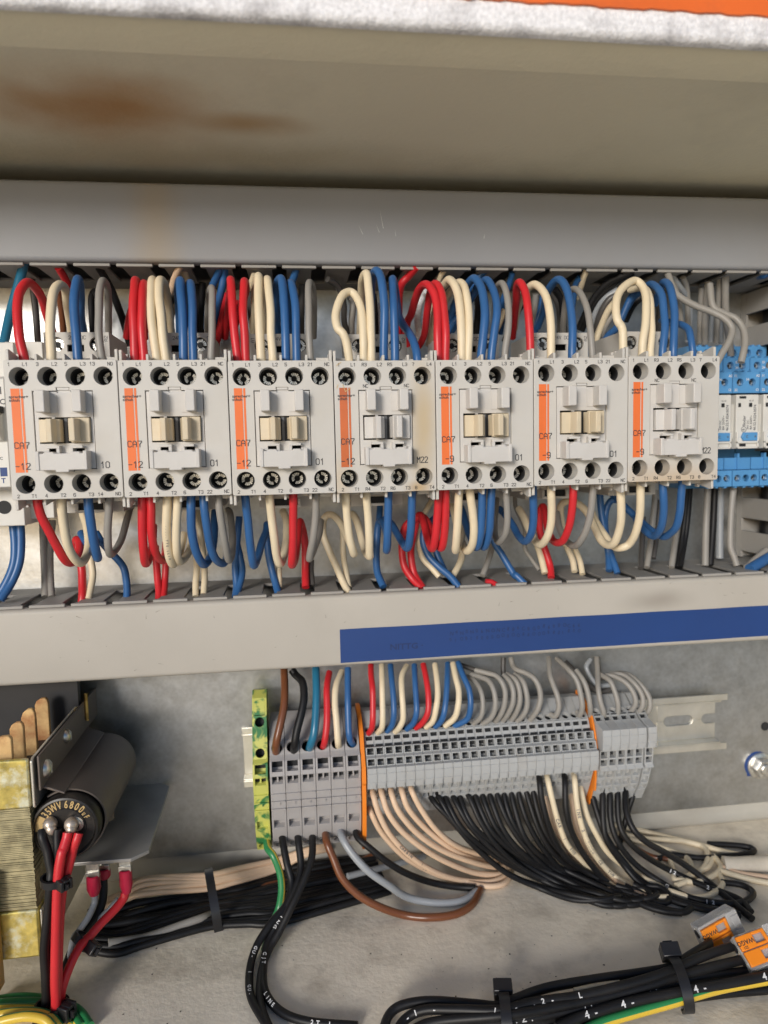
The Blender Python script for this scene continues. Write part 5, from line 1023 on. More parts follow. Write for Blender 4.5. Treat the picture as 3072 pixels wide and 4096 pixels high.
# ================================================================= relays on the right
SOCK = ['blue relay socket nearest the rightmost contactor', 'blue relay socket in the middle with a grey wire curving into it', 'blue relay socket cut off by the right edge of the picture']
RELS = ['white plug-in relay half hidden by the rightmost contactor', 'white plug-in relay shown whole, with a blue lever window', 'white plug-in relay cut off by the right edge of the picture']
def socket_(c, label):
    t = thing('relay_socket', label, 'relay socket', (c, 60, 0), 'blue relay sockets')
    b = MB()
    b.box(-7.6, 7.6, 12, 28, -37, 44)
    tiers = ((15.9, 27.3, -8.5, 21.7), (27.5, 36.0, 0.5, 31.8), (36.2, 43.5, 9, 39.8))
    for z0, z1, y, zc in tiers:
        b.plate([[(-7.8, z0), (7.8, z0), (7.8, z1), (-7.8, z1)], circ(-3.6, zc, 2.05, 18), circ(3.6, zc, 2.05, 18)], y, 3, 0.2)
        b.box(-7.8, 7.8, y+6, y+20, z0, z1); b.box(-7.8, -7.2, y+2.9, y+6, z0, z1); b.box(7.2, 7.8, y+2.9, y+6, z0, z1); b.box(-7.2, 7.2, y+2.9, y+6, z1-0.8, z1); b.box(-7.2, 7.2, y+2.9, y+6, z0, z0+0.8)
        for x in (-5, -1, 3): b.box(x, x+1.6, y+0.5, y+4, z1, z1+1.0)
    b.box(-7.8, 7.8, -2, 6, -26, -19.5); b.box(-0.6, 0.6, -3, 0, -26, -17)
    b.plate([[(-7.8, -35), (7.8, -35), (7.8, -26.2), (-7.8, -26.2)], circ(-4.9, -30.6, 1.9, 18), circ(0, -30.6, 1.9, 18), circ(4.9, -30.6, 1.9, 18)], -10, 3, 0.2)
    b.box(-7.8, 7.8, -4, 14, -35, -26.2); b.box(-7.8, -7.2, -7.1, -4, -35, -26.2); b.box(7.2, 7.8, -7.1, -4, -35, -26.2); b.box(-7.2, 7.2, -7.1, -4, -35, -34.3); b.box(-7.2, 7.2, -7.1, -4, -27, -26.2)
    for x in (-6, -1, 4): b.box(x, x+1.4, -9, -6, -35.9, -35)
    b.build('housing', 'relayblue', t, bevel=0.2)
    for z0, z1, y, zc in tiers:
        for x in (-3.6, 3.6):
            s_ = MB(); screw_mesh(s_, 0, 0, 0, 1.8, random.uniform(0, 3)); q = s_.build('screw', ['screw', 'hole'], t); q.location = (x*S, (y+2.6)*S, zc*S)
    for x in (-4.9, 4.9):
        s_ = MB(); screw_mesh(s_, 0, 0, 0, 1.7, random.uniform(0, 3)); q = s_.build('screw', ['screw', 'hole'], t); q.location = (x*S, -7.4*S, -30.6*S)
    s_ = MB()
    for tx, x, z, y in (('11', -7, 24.6, -8.6), ('14', 0, 22.6, -8.6), ('12', 5.8, 17, -8.6), ('A2', 5.6, 24.6, -8.6), ('22', -7, 17, -8.6), ('24', -0.8, 30, 0.4), ('21', -0.8, 33, 0.4)): s_.text(tx, x, z, 1.3, y=y)
    s_.build('lettering', 'white', t, smooth=0)
def relay_(c, label):
    t = thing('plug_in_relay', label, 'relay', (c, 50, 0), 'white plug-in relays')
    b = MB(); b.box(-6.6, 6.6, 0, 26, -14.4, 14.9); b.ext_z([(-6.6, 2), (-8.0, 5), (-8.0, 24), (-6.6, 24)], -9, 10)
    b.box(-6.6, -5.6, -1.2, 0, -14.4, -5.3); b.box(5.6, 6.6, -1.2, 0, -14.4, -5.3); b.box(-6.6, 6.6, -1.2, 0, -11.5, -10.3); b.box(-6.6, 6.6, -1.2, 0, -14.4, -13.4)
    b.build('case', 'whiteplastic', t, bevel=0.25)
    b = MB(); b.ext_y([(-3.8, -8), (-2.6, -5.6), (5.2, -5.6), (5.5, -6), (5.5, -10), (5.2, -10.2), (-2.6, -10.2)], -1.5, 0.1); b.build('lever_window', 'relayblue', t, bevel=0.3)
    b = MB()
    for x0, x1, z0, z1 in ((-4.8, -0.9, 12.8, 14.1), (-5.4, -3.9, 8.2, 10.4), (0.9, 2.7, 8.2, 10.4), (-4.4, -0.6, -13.2, -11.7)): b.box(x0, x1, -0.15, 0.5, z0, z1)
    b.build('slot', 'hole', t)
    b = MB(); q = math.pi/2
    b.text('finder', -1.0, -2.2, 1.7, y=-0.05, rot=q); b.text('24V DC', 0.9, -4, 1.1, y=-0.05, rot=q); b.text('8A 250V~', 2.8, -4, 1.25, y=-0.05, rot=q, w=1.05); b.text('46.52.9.024.0074', 5.2, -4.6, 1.5, y=-0.05, rot=q, w=0.95); b.text('10.10', 1, 11.2, 0.9, y=-0.05)
    vs, n = [], 20
    for r in (1.6, 1.3): vs += [(-1.9+r*math.cos(2*math.pi*k/n), -0.05, -3.9+r*math.sin(2*math.pi*k/n)) for k in range(n)]
    b.add(vs, [(k, (k+1) % n, n+(k+1) % n, n+k) for k in range(n)]); b.text('fi', -1.3, -4.6, 1.6, y=-0.05, rot=q)
    b.text('+', 3.4, -8.8, 1.8, y=-1.56); b.text('C', -1.5, -8.6, 1.4, y=-1.56)
    b.build('lettering', 'greyink', t, smooth=0)
for k, c in enumerate((190.0, 206.2, 222.4)): socket_(c, SOCK[k]); relay_(c-0.1, RELS[k])

# ================================================================= white modular devices at the left edge
t = thing('circuit_breaker', 'white modular circuit breaker cut off by the left edge', 'circuit breaker', (-178, 30, 0), 'white modular devices')
pr = [(58, -43), (58, 43), (22, 43), (22, 27), (8, 25), (8, -24), (22, -26), (22, -43)]
b = MB(); b.ext_x([(y-8, z) for y, z in pr], -30, 9.4); b.build('housing', 'whiteplastic', t, bevel=0.4)
b = MB(); b.cyl((-30, 0, 3), (8, 0, 3), 6.2, 6.2, 24); b.build('toggle', 'whiteplastic', t)
b = MB(); b.box(-30, 8.6, -5.6, -0.1, 9.4, 12.4); b.build('toggle_bar', 'darkplastic', t, bevel=0.3)
b = MB(); b.text('0 I', 3.6, 18.0, 3.2, y=-0.06); b.text('CC', 4.6, 13.4, 2.4, y=-0.06); b.text('DTC', 3.0, -11.5, 1.3, y=-0.06); b.build('lettering', 'greyink', t, smooth=0)
b = MB(); b.box(5.2, 8.2, -0.1, 0.05, -19, -15); b.text('T', 5.4, -22, 2.2, y=-0.08); b.build('printed_logo', 'tape', t)
b = MB(); b.cyl((0.5, 13.9, -34), (0.5, 13.8, -34), 3.2, 3.2, 20); b.build('screw_hole', 'hole', t)  # flat black disc carries the shade of the screw opening
p0 = at(15, 1367, 52); p1 = at(168, 1367, 52); q0 = at(60, 2078, 52)
t = thing('circuit_breaker', 'white modular device behind the leftmost contactor', 'circuit breaker', (p0.x, 52, 0), 'white modular devices')
b = MB(); b.box(0.3, (p1.x-p0.x), 0, 34, 16, p0.z); b.box(0.3, (p1.x-p0.x)*0.55, 0, 34, q0.z, -20); b.box((p1.x-p0.x)*0.56, (p1.x-p0.x), 2, 34, q0.z, -20); b.box(0.3, (p1.x-p0.x)*0.8, 3, 34, -20, 16); b.build('housing', 'whiteplastic', t, bevel=0.35)

# ================================================================= transformer, capacitor and bracket
t = thing('transformer', 'laminated transformer with yellow chromated brackets at the lower left', 'transformer', (-180, 0, -230))
o = Vector((-180, 0, -230)); L3 = lambda x, y, z: (x+180, y, z+230)
b = MB(); x0, x1 = -215+180, -157.2+180
b.box(x0, x1, -2.6, -0.4, -160.4+230, -138.6+230); b.box(x0, x1, -0.5, 60, -160.4+230, -158.6+230); b.build('bracket', 'chromate', t, bevel=1.0)
b = MB(); b.box(x0, x1-0.3, -2.0, 60, -228.5+230, -206.6+230); b.build('bracket', 'chromate', t, bevel=1.0)
b = MB(); b.ext_x([(-3.2, 70.5), (-2.2, 69.6), (60, 69.6), (60, 91.6), (-1.4, 91.6), (-3.2, 90.4)], x1+0.9, x1+2.0); b.build('bracket_flange', 'rail', t, bevel=0.3)
b = MB(); b.box(x1+0.5, x1+1.3, -2, 60, 1.5, 23.2); b.build('bracket_flange', 'rail', t, bevel=0.3)
b = MB(); n = 57; zz = -160.6
for k in range(n):
    h = 0.80; z1 = zz-k*h; d = random.uniform(-0.25, 0.2); e = random.uniform(-0.3, 0.1)
    b.box(x0, x1-0.6+e, -1.9+d, 58, z1-h*0.82+230, z1+230)
lam = b.build('laminations', 'lam', t); lam['kind'] = 'stuff'
b = MB(); b.box(-215+180, -172.6+180, -8.5, -2.7, -238+230, -186+230); b.build('bobbin_sheet', 'amber', t, bevel=0.5)
b = MB(); b.box(-240+180, -155+180, 62, 66, -158+230, -124+230); b.box(-215+180, -158+180, 6, 62, -158.5+230, -152+230); b.build('coil_cover', 'darkplastic', t)
tabs = [((-60, 1060), (152, 1060), 740, 4), ((138, 1050), (305, 1050), 570, 18), ((285, 1040), (455, 1040), 408, 34), ((440, 760), (602, 760), 280, 52)]
for (a0, b0), (a1, b1), top, Y in tabs:
    p = at(a0/3, 2700+b0/3, Y); q = at(a1/3, 2700+b1/3, Y); tp_ = at((a0+a1)/6, 2700+top/3, Y); w_ = q.x-p.x; h_ = tp_.z-p.z
    pr = [(0, -8), (w_, -8), (w_, h_*0.86), (w_*0.93, h_*0.95), (w_*0.80, h_), (w_*0.45, h_*0.99), (w_*0.15, h_*0.93), (0, h_*0.83)]
    b = MB(); b.ext_y([(p.x+x-o.x, p.z+z-o.z) for x, z in pr], Y, Y+2.4); b.build('terminal_tab', 'fibre', t, bevel=0.35)
b = MB(); b.cyl((-152+180, 4, -132+230), (-157+180, 4.2, -133+230), 1.2, 1.2, 12); 
bs = thing('clamp_bracket', 'dark bronze sheet bracket wrapped round the capacitor beside the transformer', 'bracket', (-154, 0, -150))
B3 = lambda p: (p[0]+154, p[1], p[2]+150)
cx, cz = -144.9, -172.2
b = MB(); b.box(0, 1.0, -1.5, 88, -3.5, 11.8)
b.ext_y([(0, -3.6), (0, -2.8), (1.6, -3.0), (9.5, -6.3), (9.5, -7.3)], 1.5, 68)
b.build('side_sheet', 'browncan', bs, bevel=0.3)
b = MB(); n = 40; vs = []
ring = [math.radians(120-250*k/n) for k in range(n+1)]
for r in (15.6, 14.9):
    for y0f in (0, 1):
        for a in ring:
            yf = (5 + 2.5*math.cos(a)) if y0f == 0 else 68
            vs.append((cx+154+r*math.cos(a), yf, cz+150+r*math.sin(a)))
m = n+1; fs = []
for k in range(n): fs += [(k, k+1, m+k+1, m+k), (2*m+k, 2*m+k+1, 3*m+k+1, 3*m+k), (k, k+1, 2*m+k+1, 2*m+k), (m+k, m+k+1, 3*m+k+1, 3*m+k)]
fs += [(0, m, 3*m, 2*m), (n, m+n, 3*m+n, 2*m+n)]
b.add(vs, fs); b.build('sleeve', 'browncan', bs)
for px, py, Y, r in ((560, 1120, 6, 4.0), (840, 730, 34, 3.4)):
    p = at(px/3, 2700+py/3, Y); b = MB(); b.lathe((1.0, p.y, p.z+150), (1, 0, 0), [(0, r), (0.8, r*0.95), (1.8, r*0.7), (2.3, r*0.3), (2.35, 0)], 20); b.box(3.0, 3.5, p.y-0.4, p.y+0.4, p.z+150-2, p.z+150+2); b.build('screw', 'nickel', bs)
for px, py, pz in ((985, 230, 530), (930, 460, 550), (1080, 220, 310)):
    p = at(px/3, 2700+py/3, 66); q = at(px/3, 2700+pz/3, 66); b = MB(); b.cyl((1.6, p.y, p.z+150), (1.6, q.y, q.z+150), 0.9, 0.9, 8); b.build('brass_pin', 'brass', bs)
p = at(1370/3, 2700+1650/3, 30); b = MB(); b.cyl((p.x+154-3, p.y, p.z+150-3), (p.x+154-3, p.y, p.z+150+1), 3.0, 3.0, 6); b.cyl((p.x+154-3, p.y, p.z+150+1), (p.x+154-3, p.y, p.z+150+4), 1.6, 1.6, 12); b.build('nut', 'browncan', bs)
cp = thing('capacitor', 'black can capacitor lettered 35WV6800µF with two soldered terminals', 'capacitor', (cx, 0, cz))
b = MB(); b.lathe((0, 0, 0), (0, 1, 0), [(1.4, 0.01), (1.4, 12.2), (0.5, 12.5), (-0.1, 13.0), (0.2, 13.8), (1.4, 14.3), (6, 14.35), (7.5, 13.9), (9, 14.2), (62, 14.2), (62, 0.01)], 48); b.build('can', 'capblack', cp)
b = MB(); b.lathe((0, 0, 0), (0, 1, 0), [(0.9, 0.01), (0.9, 8.4), (1.35, 8.8)], 36); b.build('end_disc', 'capblack', cp)
b = MB()
word = '35WV6800µF'; ang = [142, 131, 117, 102, 86, 73, 60, 47, 35, 24]
for ch, a in zip(word, ang):
    a = math.radians(a); r = 8.7; hh = 3.5 if ch not in 'µF' else 2.4
    b.text(ch, r*math.cos(a), r*math.sin(a), hh, y=1.3-0.06, rot=a-math.pi/2, align='c', w=0.62)
b.build('lettering', 'gold', cp, smooth=0)
b = MB(); vs = []; n = 10
for k in range(n+1):
    a = math.radians(150+34*k/n); vs += [(8.9*math.cos(a), 1.28, 8.9*math.sin(a)), (12.0*math.cos(a), 1.28, 12.0*math.sin(a)), (13.2*math.cos(a), -0.15, 13.2*math.sin(a))]
b.add(vs, [(3*k, 3*k+3, 3*k+4, 3*k+1) for k in range(n)] + [(3*k+1, 3*k+4, 3*k+5, 3*k+2) for k in range(n)]); b.build('polarity_mark', 'gold', cp)
for px, py, dx in ((590, 1800, 0.35), (850, 1800, 0.1)):
    p = at(px/3, 2700+py/3, -2) - Vector((cx, 0, cz))
    b = MB(); b.lathe((p.x, 1.4, p.z), (0.15*dx, -1, 0), [(0, 2.0), (1.2, 2.7), (2.8, 3.0), (4.4, 2.6), (5.4, 1.5), (5.8, 0.01)], 22)
    b.lathe((p.x+dx*2, -2.6, p.z-0.8), (dx, -0.3, -1), [(-1.5, 1.2), (0, 2.3), (1.6, 2.1), (2.8, 1.3), (3.4, 0.01)], 16); b.build('solder_joint', 'solder', cp, smooth=80)
b = MB(); b.lathe((4.6, 0.8, 1.6), (0, -1, 0), [(0, 3.4), (0.8, 3.3), (0.9, 2.6), (1.4, 2.5), (1.5, 1.8), (0.8, 1.7)], 24); b.build('rivet', 'screw', cp)
# grey plate with spade connectors below
Zp = -196
pg = [atz(u, v, Zp) for u, v in ((289, 3452), (524, 3434), (597, 3400), (678, 3144), (639, 3128), (330, 3150))]
b = MB(); b.ext_z([(p.x, p.y) for p in pg], Zp-1.7, Zp); o_ = b.build('heat_plate', 'alu', bevel=0.25); tag(o_, 'grey chamfered metal plate sticking out under the capacitor', 'metal plate')
def spade(u, v0, v1, Y, w_, label):
    p = at(u, v0, Y); q = at(u, v1, Y); t = thing('spade_connector', label, 'connector', (p.x, Y, p.z), 'red sleeved spade connectors')
    b = MB(); b.box(-w_*0.55, w_*0.55, -0.5, 0.5, -3.4, 3.0); b.box(-w_*0.6, w_*0.6, -1.4, 0.6, -3.4, -0.6); b.build('blade', 'nickel', t, bevel=0.2)
    b = MB(); h = q.z-p.z; b.lathe((0, 0, -2.5), (0, 0, -1), [(0, w_*0.5), (0.4, w_*0.6), (-h*0.55, w_*0.62), (-h*0.7, w_*0.5), (-h-2.5, w_*0.42)], 18); b.build('sleeve', 'pinkred', t)
    return q
q1 = spade(371, 3478, 3578, 24, 5.2, 'red spade connector with a grey wire under the metal plate'); q2 = spade(415, 3452, 3508, 34, 4.8, 'red spade connector with a black wire, hindmost under the metal plate'); q3 = spade(500, 3455, 3570, 20, 4.8, 'red spade connector with a long red tail under the metal plate')

# ================================================================= lower wires
GL = 'wires leaving the terminal blocks downwards'; GF = 'wires lying on the cabinet floor'; GC = 'wires hanging from the capacitor'
def fam(col, r, A, B, n, labels, group, jit=0.0, name='wire', ts=None):
    """n wires between two drawn ones"""
    PA, PB = pts(A), pts(B); m = max(len(PA), len(PB))
    for k in range(n):
        t_ = (ts[k] if ts else (k/(n-1) if n > 1 else 0)); P = []
        dr = random.uniform(-0.13, 0.13)*(jit > 1.5); ph = random.uniform(0, 6.28); am = jit*random.uniform(0.4, 1)
        for i, (p, q) in enumerate(zip(PA, PB)):
            v = p.lerp(q, min(1, max(0, t_+dr*i/m))); s_ = math.sin(i*1.1+ph)*am if 0 < i else 0
            v = v + Vector((0, s_*0.6, s_)); v.z = max(v.z, -255.6+r); P.append(v)
        b = MB(); b.tube(P, r, 9, uv=col.startswith('pewire')); o = b.build(name, col, smooth=60, origin=P[0])
        tag(o, labels[k] if isinstance(labels, list) else labels, 'wire', group)
W1 = [
 ('pewire3', 1.9, 'U 248,225,60 258,290,52 292,340,48 330,440,46 341,540,44 326,650,42 290,740,38 262,820,34 240,900,28', 'green and yellow wire leaving the earth terminal'),
 ('black', 1.9, 'U 342,200,60 350,260,53 375,380,46 402,500,41 375,620,34 280,740,27 190,880,20 152,1020,14 152,1170,10 210,1290,6 300,1420,4', 'black wire from the first large terminal, outermost of the hanging curve'),
 ('black', 1.9, 'U 434,195,60 445,260,53 458,400,46 430,520,39 350,680,31 262,840,24 232,1000,18 240,1150,13 330,1270,9 500,1335,5 800,1365,2', 'black wire from the second large terminal, printed white, innermost of the hanging curve'),
 ('black', 1.9, 'U 524,190,60 528,260,53 522,350,46 480,480,39 400,640,31 325,800,25 270,900,20 222,1020,15 212,1190,11 240,1320,8 300,1440,6', 'black wire from the third large terminal in the hanging curve'),
 ('brown', 2.0, 'U 604,180,60 615,250,50 655,350,46 705,470,42 800,570,39 930,645,37 1080,692,39 1230,708,45 1390,690,53 1490,630,61 1540,540,70', 'brown wire sweeping in the lowest arc over the floor'),
 ('coolgrey', 2.0, 'U 692,170,60 705,225,51 762,315,46 860,425,42 985,515,42 1110,590,46 1290,622,54 1430,605,62 1520,550,72', 'cool grey wire sweeping in an arc over the floor'),
 ('black', 1.8, 'U 784,165,60 800,225,52 870,285,48 980,375,47 1100,445,49 1250,498,55 1400,525,61 1510,530,70', 'black wire from the sixth large terminal in the uppermost arc'),
]
for c, r, s, l in W1: wire(c, r, s, l, GL)
crm = [
 'T -40,280,62 -22,340,54 55,480,54 215,640,56 420,745,60 600,795,64 740,820,68 850,805,73 892,745,80 830,700,90',
 'T -22,165,58 -8,230,48 30,350,46 110,490,46 260,640,49 440,740,55 620,790,61 770,790,67 870,745,76 860,690,88',
 'T 36,160,58 46,215,49 92,340,46 185,465,46 350,590,49 520,680,54 680,735,60 830,742,68 885,700,78 850,660,90',
 'T 104,158,58 112,210,49 158,330,46 280,470,47 440,580,51 620,650,57 770,690,64 860,690,74 870,650,86',
 'T 172,155,58 180,200,50 225,310,48 340,440,50 490,560,54 620,625,60 740,655,68 840,650,80',
 'T 238,150,58 246,190,50 300,300,48 390,430,49 500,530,52 620,585,58 740,610,66 830,600,78']
lb = ['peach wire lowest in the pale bundle, leaving behind the orange plate', 'peach wire second lowest in the pale bundle', 'peach wire with print, third in the pale bundle', 'peach wire fourth in the pale bundle', 'peach wire fifth in the pale bundle', 'peach wire uppermost in the pale bundle']
for s, l in zip(crm, lb): wire('peach', 1.55, s, l, GL)
A_ = 'T 350,200,60 400,290,52 480,390,48 620,520,47 840,690,50 1080,820,55 1300,905,60 1480,945,63 1600,930,67 1635,880,74 1540,860,84'
B_ = 'T 1040,150,60 1075,300,54 1130,460,50 1220,600,50 1370,730,54 1560,830,58 1750,900,62 1900,930,66 1960,900,72 1900,850,80 1800,830,90'
fam('black', 1.55, A_, B_, 15, [f'{ORD[k]} of the fifteen black wires fanning out under the small terminals, counted from the left' for k in range(15)], GL, 2.6)
W2 = [
 ('black', 1.7, 'W -85,0,56 -75,60,49 -60,200,46 0,420,44 100,600,46 250,720,49 420,820,53 560,900,57 800,1000,61 1000,1042,65 1080,1010,72', 'black wire before the pale ones, leaving near the right of the small terminals'),
 ('cream', 1.6, 'W -25,-10,56 -15,50,49 12,170,46 60,350,45 130,520,46 230,640,49 340,740,53 440,820,57 600,920,64', 'cream wire standing out under the small terminals, left of two bright ones'),
 ('black', 1.7, 'W 108,-10,56 116,60,48 120,250,44 158,420,43 240,580,44 330,700,46 440,820,49 560,900,52 700,985,56 860,1035,61 1000,1050,68', 'black wire between the two bright cream ones'),
 ('cream', 1.6, 'W 182,-10,56 190,50,49 205,200,46 232,350,45 290,520,46 380,660,49 500,780,52 660,870,57 800,925,63 920,930,72', 'cream wire standing out under the small terminals, right of two bright ones'),
 ('cream', 1.6, 'W 225,60,62 236,120,56 280,300,53 350,450,52 450,600,53 600,720,56 740,800,61 860,860,70', 'cream wire dimmer, behind the right bright one'),
 ('peach', 1.5, 'W -60,80,64 -10,260,58 60,440,55 170,620,55 300,760,58 460,870,64', 'peach wire between the black fan and the bright cream ones'),
 ('peach', 1.5, 'W 150,80,64 170,220,58 200,400,55 290,590,54 420,740,56 580,860,61 760,940,68', 'peach wire lying behind the black one of the bright group'),
 ('black', 1.75, 'W 300,60,64 320,160,60 370,330,54 430,480,50 560,660,48 700,810,48 900,920,50 1100,990,54 1300,1040,58 1450,1065,64', 'black wire first right of the bright cream ones'),
 ('black', 1.75, 'W 392,60,64 400,150,58 402,350,52 432,500,49 560,680,48 720,850,50 950,960,54 1200,1030,60 1420,1060,66', 'black wire under the first right-hand terminal'),
 ('black', 1.7, 'W 450,60,64 455,150,58 462,350,52 520,520,48 650,680,47 850,820,50 1050,925,54 1250,970,58 1440,975,63 1530,930,68 1535,880,74 1450,835,82 1300,815,90', 'black wire ending in a loop at the right, from the second right-hand terminal'),
 ('black', 1.7, 'W 512,60,64 515,150,58 522,350,52 575,480,48 700,600,47 900,720,48 1150,835,51 1350,905,55 1460,960,59 1530,1040,64', 'black printed wire from the third right-hand terminal'),
 ('black', 1.8, 'W 575,50,64 575,140,57 582,280,50 640,420,44 750,520,42 900,605,42 1050,700,42 1200,815,42 1350,935,42 1450,1020,42 1540,1095,42', 'black wire crossing in front of all others to the lever connectors'),
 ('black', 1.6, 'W 645,50,66 632,150,62 600,260,60 560,400,58 520,560,58', 'black wire from the fifth right-hand terminal, curling left'),
 ('black', 1.7, 'W 820,640,64 940,612,70 1150,628,72 1350,618,72 1500,600,72 1552,575,78 1500,545,90 1350,530,98 1200,525,102', 'black wire making a long flat loop over the pale heap'),
 ('cream', 1.6, 'W 480,380,90 700,425,96 900,475,98 1150,535,98 1300,575,92 1450,610,84', 'cream wire uppermost of the pale heap behind'),
 ('cream', 1.6, 'W 520,440,88 700,480,92 900,490,94 1080,510,92 1180,560,86 1200,650,80 1150,730,74 1060,780,70', 'cream wire bending round at the right of the pale heap'),
 ('cream', 1.5, 'W 560,480,86 750,520,88 900,570,86 1030,620,82 1080,700,76 1060,790,70 960,840,66', 'cream wire inside the pale heap'),
 ('cream', 1.5, 'W 900,600,84 930,700,78 960,800,72 1100,740,74 1200,700,78 1240,630,84', 'cream wire curling across the pale heap'),
 ('cream', 1.6, 'W 1250,620,86 1300,700,80 1240,770,74 1120,810,70 980,800,68', 'cream wire in the lower curl of the pale heap'),
 ('cream', 1.6, 'W 1280,740,78 1310,830,72 1220,910,66 1080,930,62 900,880,62', 'cream wire in the lowest curl of the pale heap'),
 ('cream', 1.6, 'W 1300,730,84 1420,770,84 1560,800,84 1720,830,84', 'cream wire running off to the right, upper'),
 ('peach', 1.6, 'W 1300,700,88 1450,750,88 1600,775,88 1720,790,88', 'peach wire running off to the right, below the white sleeve'),
 ('brown', 1.5, 'W 540,460,96 660,560,90 780,620,84 900,640,80', 'brownish wire in shade left of the pale heap'),
]
for c, r, s, l in W2: wire(c, r, s, l, GF)
P = pts('W 1320,690,84 1400,695,82 1520,690,82 1720,680,82'); b = MB(); b.tube(P, 5.2, 16); o_ = b.build('cable_sleeve', 'sleeve', smooth=60, origin=P[0]); tag(o_, 'dirty white sleeve round a cable at the right edge', 'cable sleeve')
b = MB(); 
fam('peach', 1.5, 'Z -460,640,58 -150,500,62 0,360,64 300,330,66 840,325,68 1150,262,74 1659,130,86 U 500,290,88 620,270,90', 'Z -420,700,54 -150,620,56 0,575,56 300,520,60 840,460,66 1150,380,72 1659,250,84 U 500,330,86 640,300,88', 5,
    [f'{ORD[k]} of five peach wires in the flat bundle on the floor, counted from the top' for k in range(5)], GF, 1.2)
fam('black', 1.75, 'Z -600,760,52 -300,720,58 0,640,62 400,560,68 880,500,74 1300,420,80 1659,300,84 U 620,390,86 900,350,90', 'Z -700,1180,34 -300,1260,42 0,1190,50 400,1080,58 880,940,68 1300,900,70 1659,890,74 U 700,640,76 1000,560,80', 13,
    [f'{ORD[k]} of thirteen black wires in the flat bundle on the floor, counted from the top' for k in range(13)], GF, 1.4)
fam('black', 1.7, 'Z -500,900,66 0,800,70 400,700,74 880,640,80 1300,560,86 1659,480,90 U 800,450,94', 'Z -500,1100,56 0,1040,62 400,900,70 880,800,76 1300,760,80 1659,760,84 U 800,540,90', 6,
    [f'{ORD[k]} of six black wires half buried in the flat bundle on the floor' for k in range(6)], GF, 1.2)
wire('brown', 1.6, 'Z 960,560,76 1100,520,76 1400,460,78 1659,400,80 U 700,410,84 900,330,90', 'brown wire in the flat bundle on the floor', GF)
wire('grey', 2.1, 'Z -360,1130,34 0,1085,38 200,1030,40 500,925,44 760,830,48 900,790,56 1150,735,68 1300,720,72 1400,700,78', 'pale grey wire along the flat black bundle', GF)
wire('coolgrey', 1.8, 'U 740,460,66 900,420,72 1100,370,80 1200,340,88', 'cool grey wire disappearing under the pale bundle', GF)
# right front bundle
V_ = [
 ('black', 2.0, 'U 940,1440,z3 990,1300,z5 1080,1232,z7 1250,1212,z8 1500,1232,z9 V 0,738,z10 100,690,z11 300,618,z10 600,568,z10 900,525,z11 1060,490,z12 1180,420,z12 1300,345,z11', 'black wire looping in from the left into the rear lever connector', 'wire'),
 ('black', 2.0, 'U 1005,1460,z3 1080,1330,z5 1200,1268,z8 1400,1266,z10 V 0,762,z12 200,715,z12 500,665,z12 800,600,z13 1050,520,z14 1250,430,z14 1480,350,z12', 'black wire looping in from the left into the front lever connector', 'wire'),
 ('black', 2.0, 'U 1060,1480,z3 1150,1380,z5 1300,1335,z7 V 0,795,z11 250,760,z11 600,690,z10 900,612,z11 1100,550,z12 1300,495,z12 1530,440,z10', 'black wire under the front lever connector', 'wire'),
 ('black', 2.0, 'V -200,860,z6 0,835,z7 300,790,z7 700,705,z8 1000,622,z9 1200,560,z9 1500,520,z7 1720,490,z6', 'black wire in the middle of the tied front bundle', 'wire'),
 ('black', 2.1, 'V 350,870,z6 500,800,z7 800,712,z9 1100,650,z10 1400,592,z10 1720,535,z10', 'black wire printed with white figures 4 in the tied front bundle', 'wire'),
 ('black', 1.8, 'V 300,900,z3 500,850,z3 800,760,z4 1100,700,z4 1400,655,z3 1720,630,z3', 'black wire lying lowest in the tied front bundle', 'wire'),
 ('black', 1.9, 'V -200,900,z3 0,870,z3 300,830,z3 600,770,z3 900,690,z4 1150,600,z5 1400,540,z4 1720,500,z3', 'black wire hidden at the back of the tied front bundle', 'wire'),
 ('pewire', 2.1, 'V 520,890,z4 620,838,z4 800,785,z5 1080,708,z7 1200,668,z8 1400,620,z8 1720,560,z8', 'yellow and green wire along the front of the tied bundle', 'wire'),
]
for c, r, s, l, nm in V_: wire(c, r, s, l, 'wires of the tied front bundle')
wire('cream', 1.2, 'V 460,640,z9 600,610,z9 740,590,z9', 'thin cream wire peeping through the tied front bundle', 'wires of the tied front bundle')
# prints on the wires (thin raised ink following the run)
def print_on(P, r, word, h, s0, step, col, name='print_marks', flip=1, owner=None):
    C = [Vector(p) for p in P]; b = MB(); acc = 0; seg = []
    for i in range(len(C)-1): seg.append((C[i], C[i+1], (C[i+1]-C[i]).length))
    tot = sum(s[2] for s in seg)
    def loc(d):
        for a, c, l in seg:
            if d <= l: return a+(c-a)*(d/l), (c-a).normalized()
            d -= l
        return C[-1], (C[-1]-C[-2]).normalized()
    for k, ch in enumerate(word):
        if ch == ' ': continue
        p, tg = loc(s0+k*step); tg = tg*flip; n_ = (CAM-p); n_ = (n_-tg*n_.dot(tg)).normalized(); up_ = n_.cross(tg)
        T = Matrix(((tg.x, -n_.x, up_.x, p.x+n_.x*(r+0.08)), (tg.y, -n_.y, up_.y, p.y+n_.y*(r+0.08)), (tg.z, -n_.z, up_.z, p.z+n_.z*(r+0.08)), (0, 0, 0, 1)))
        b.text(ch, 0, -h/2, h, y=0, align='c', T=T, w=1.1)
    if not b.v: return
    o = b.build(name, col, smooth=0); 
    if owner: o.parent = owner; o.matrix_parent_inverse = owner.matrix_world.inverted()
def smoothpath(spec):
    b = MB(); C, T = b.tube(pts(spec), 1, 4); return C
def find(label):
    for o in COL.objects:
        if o.get('label') == label: return o
bpy.context.view_layer.update()
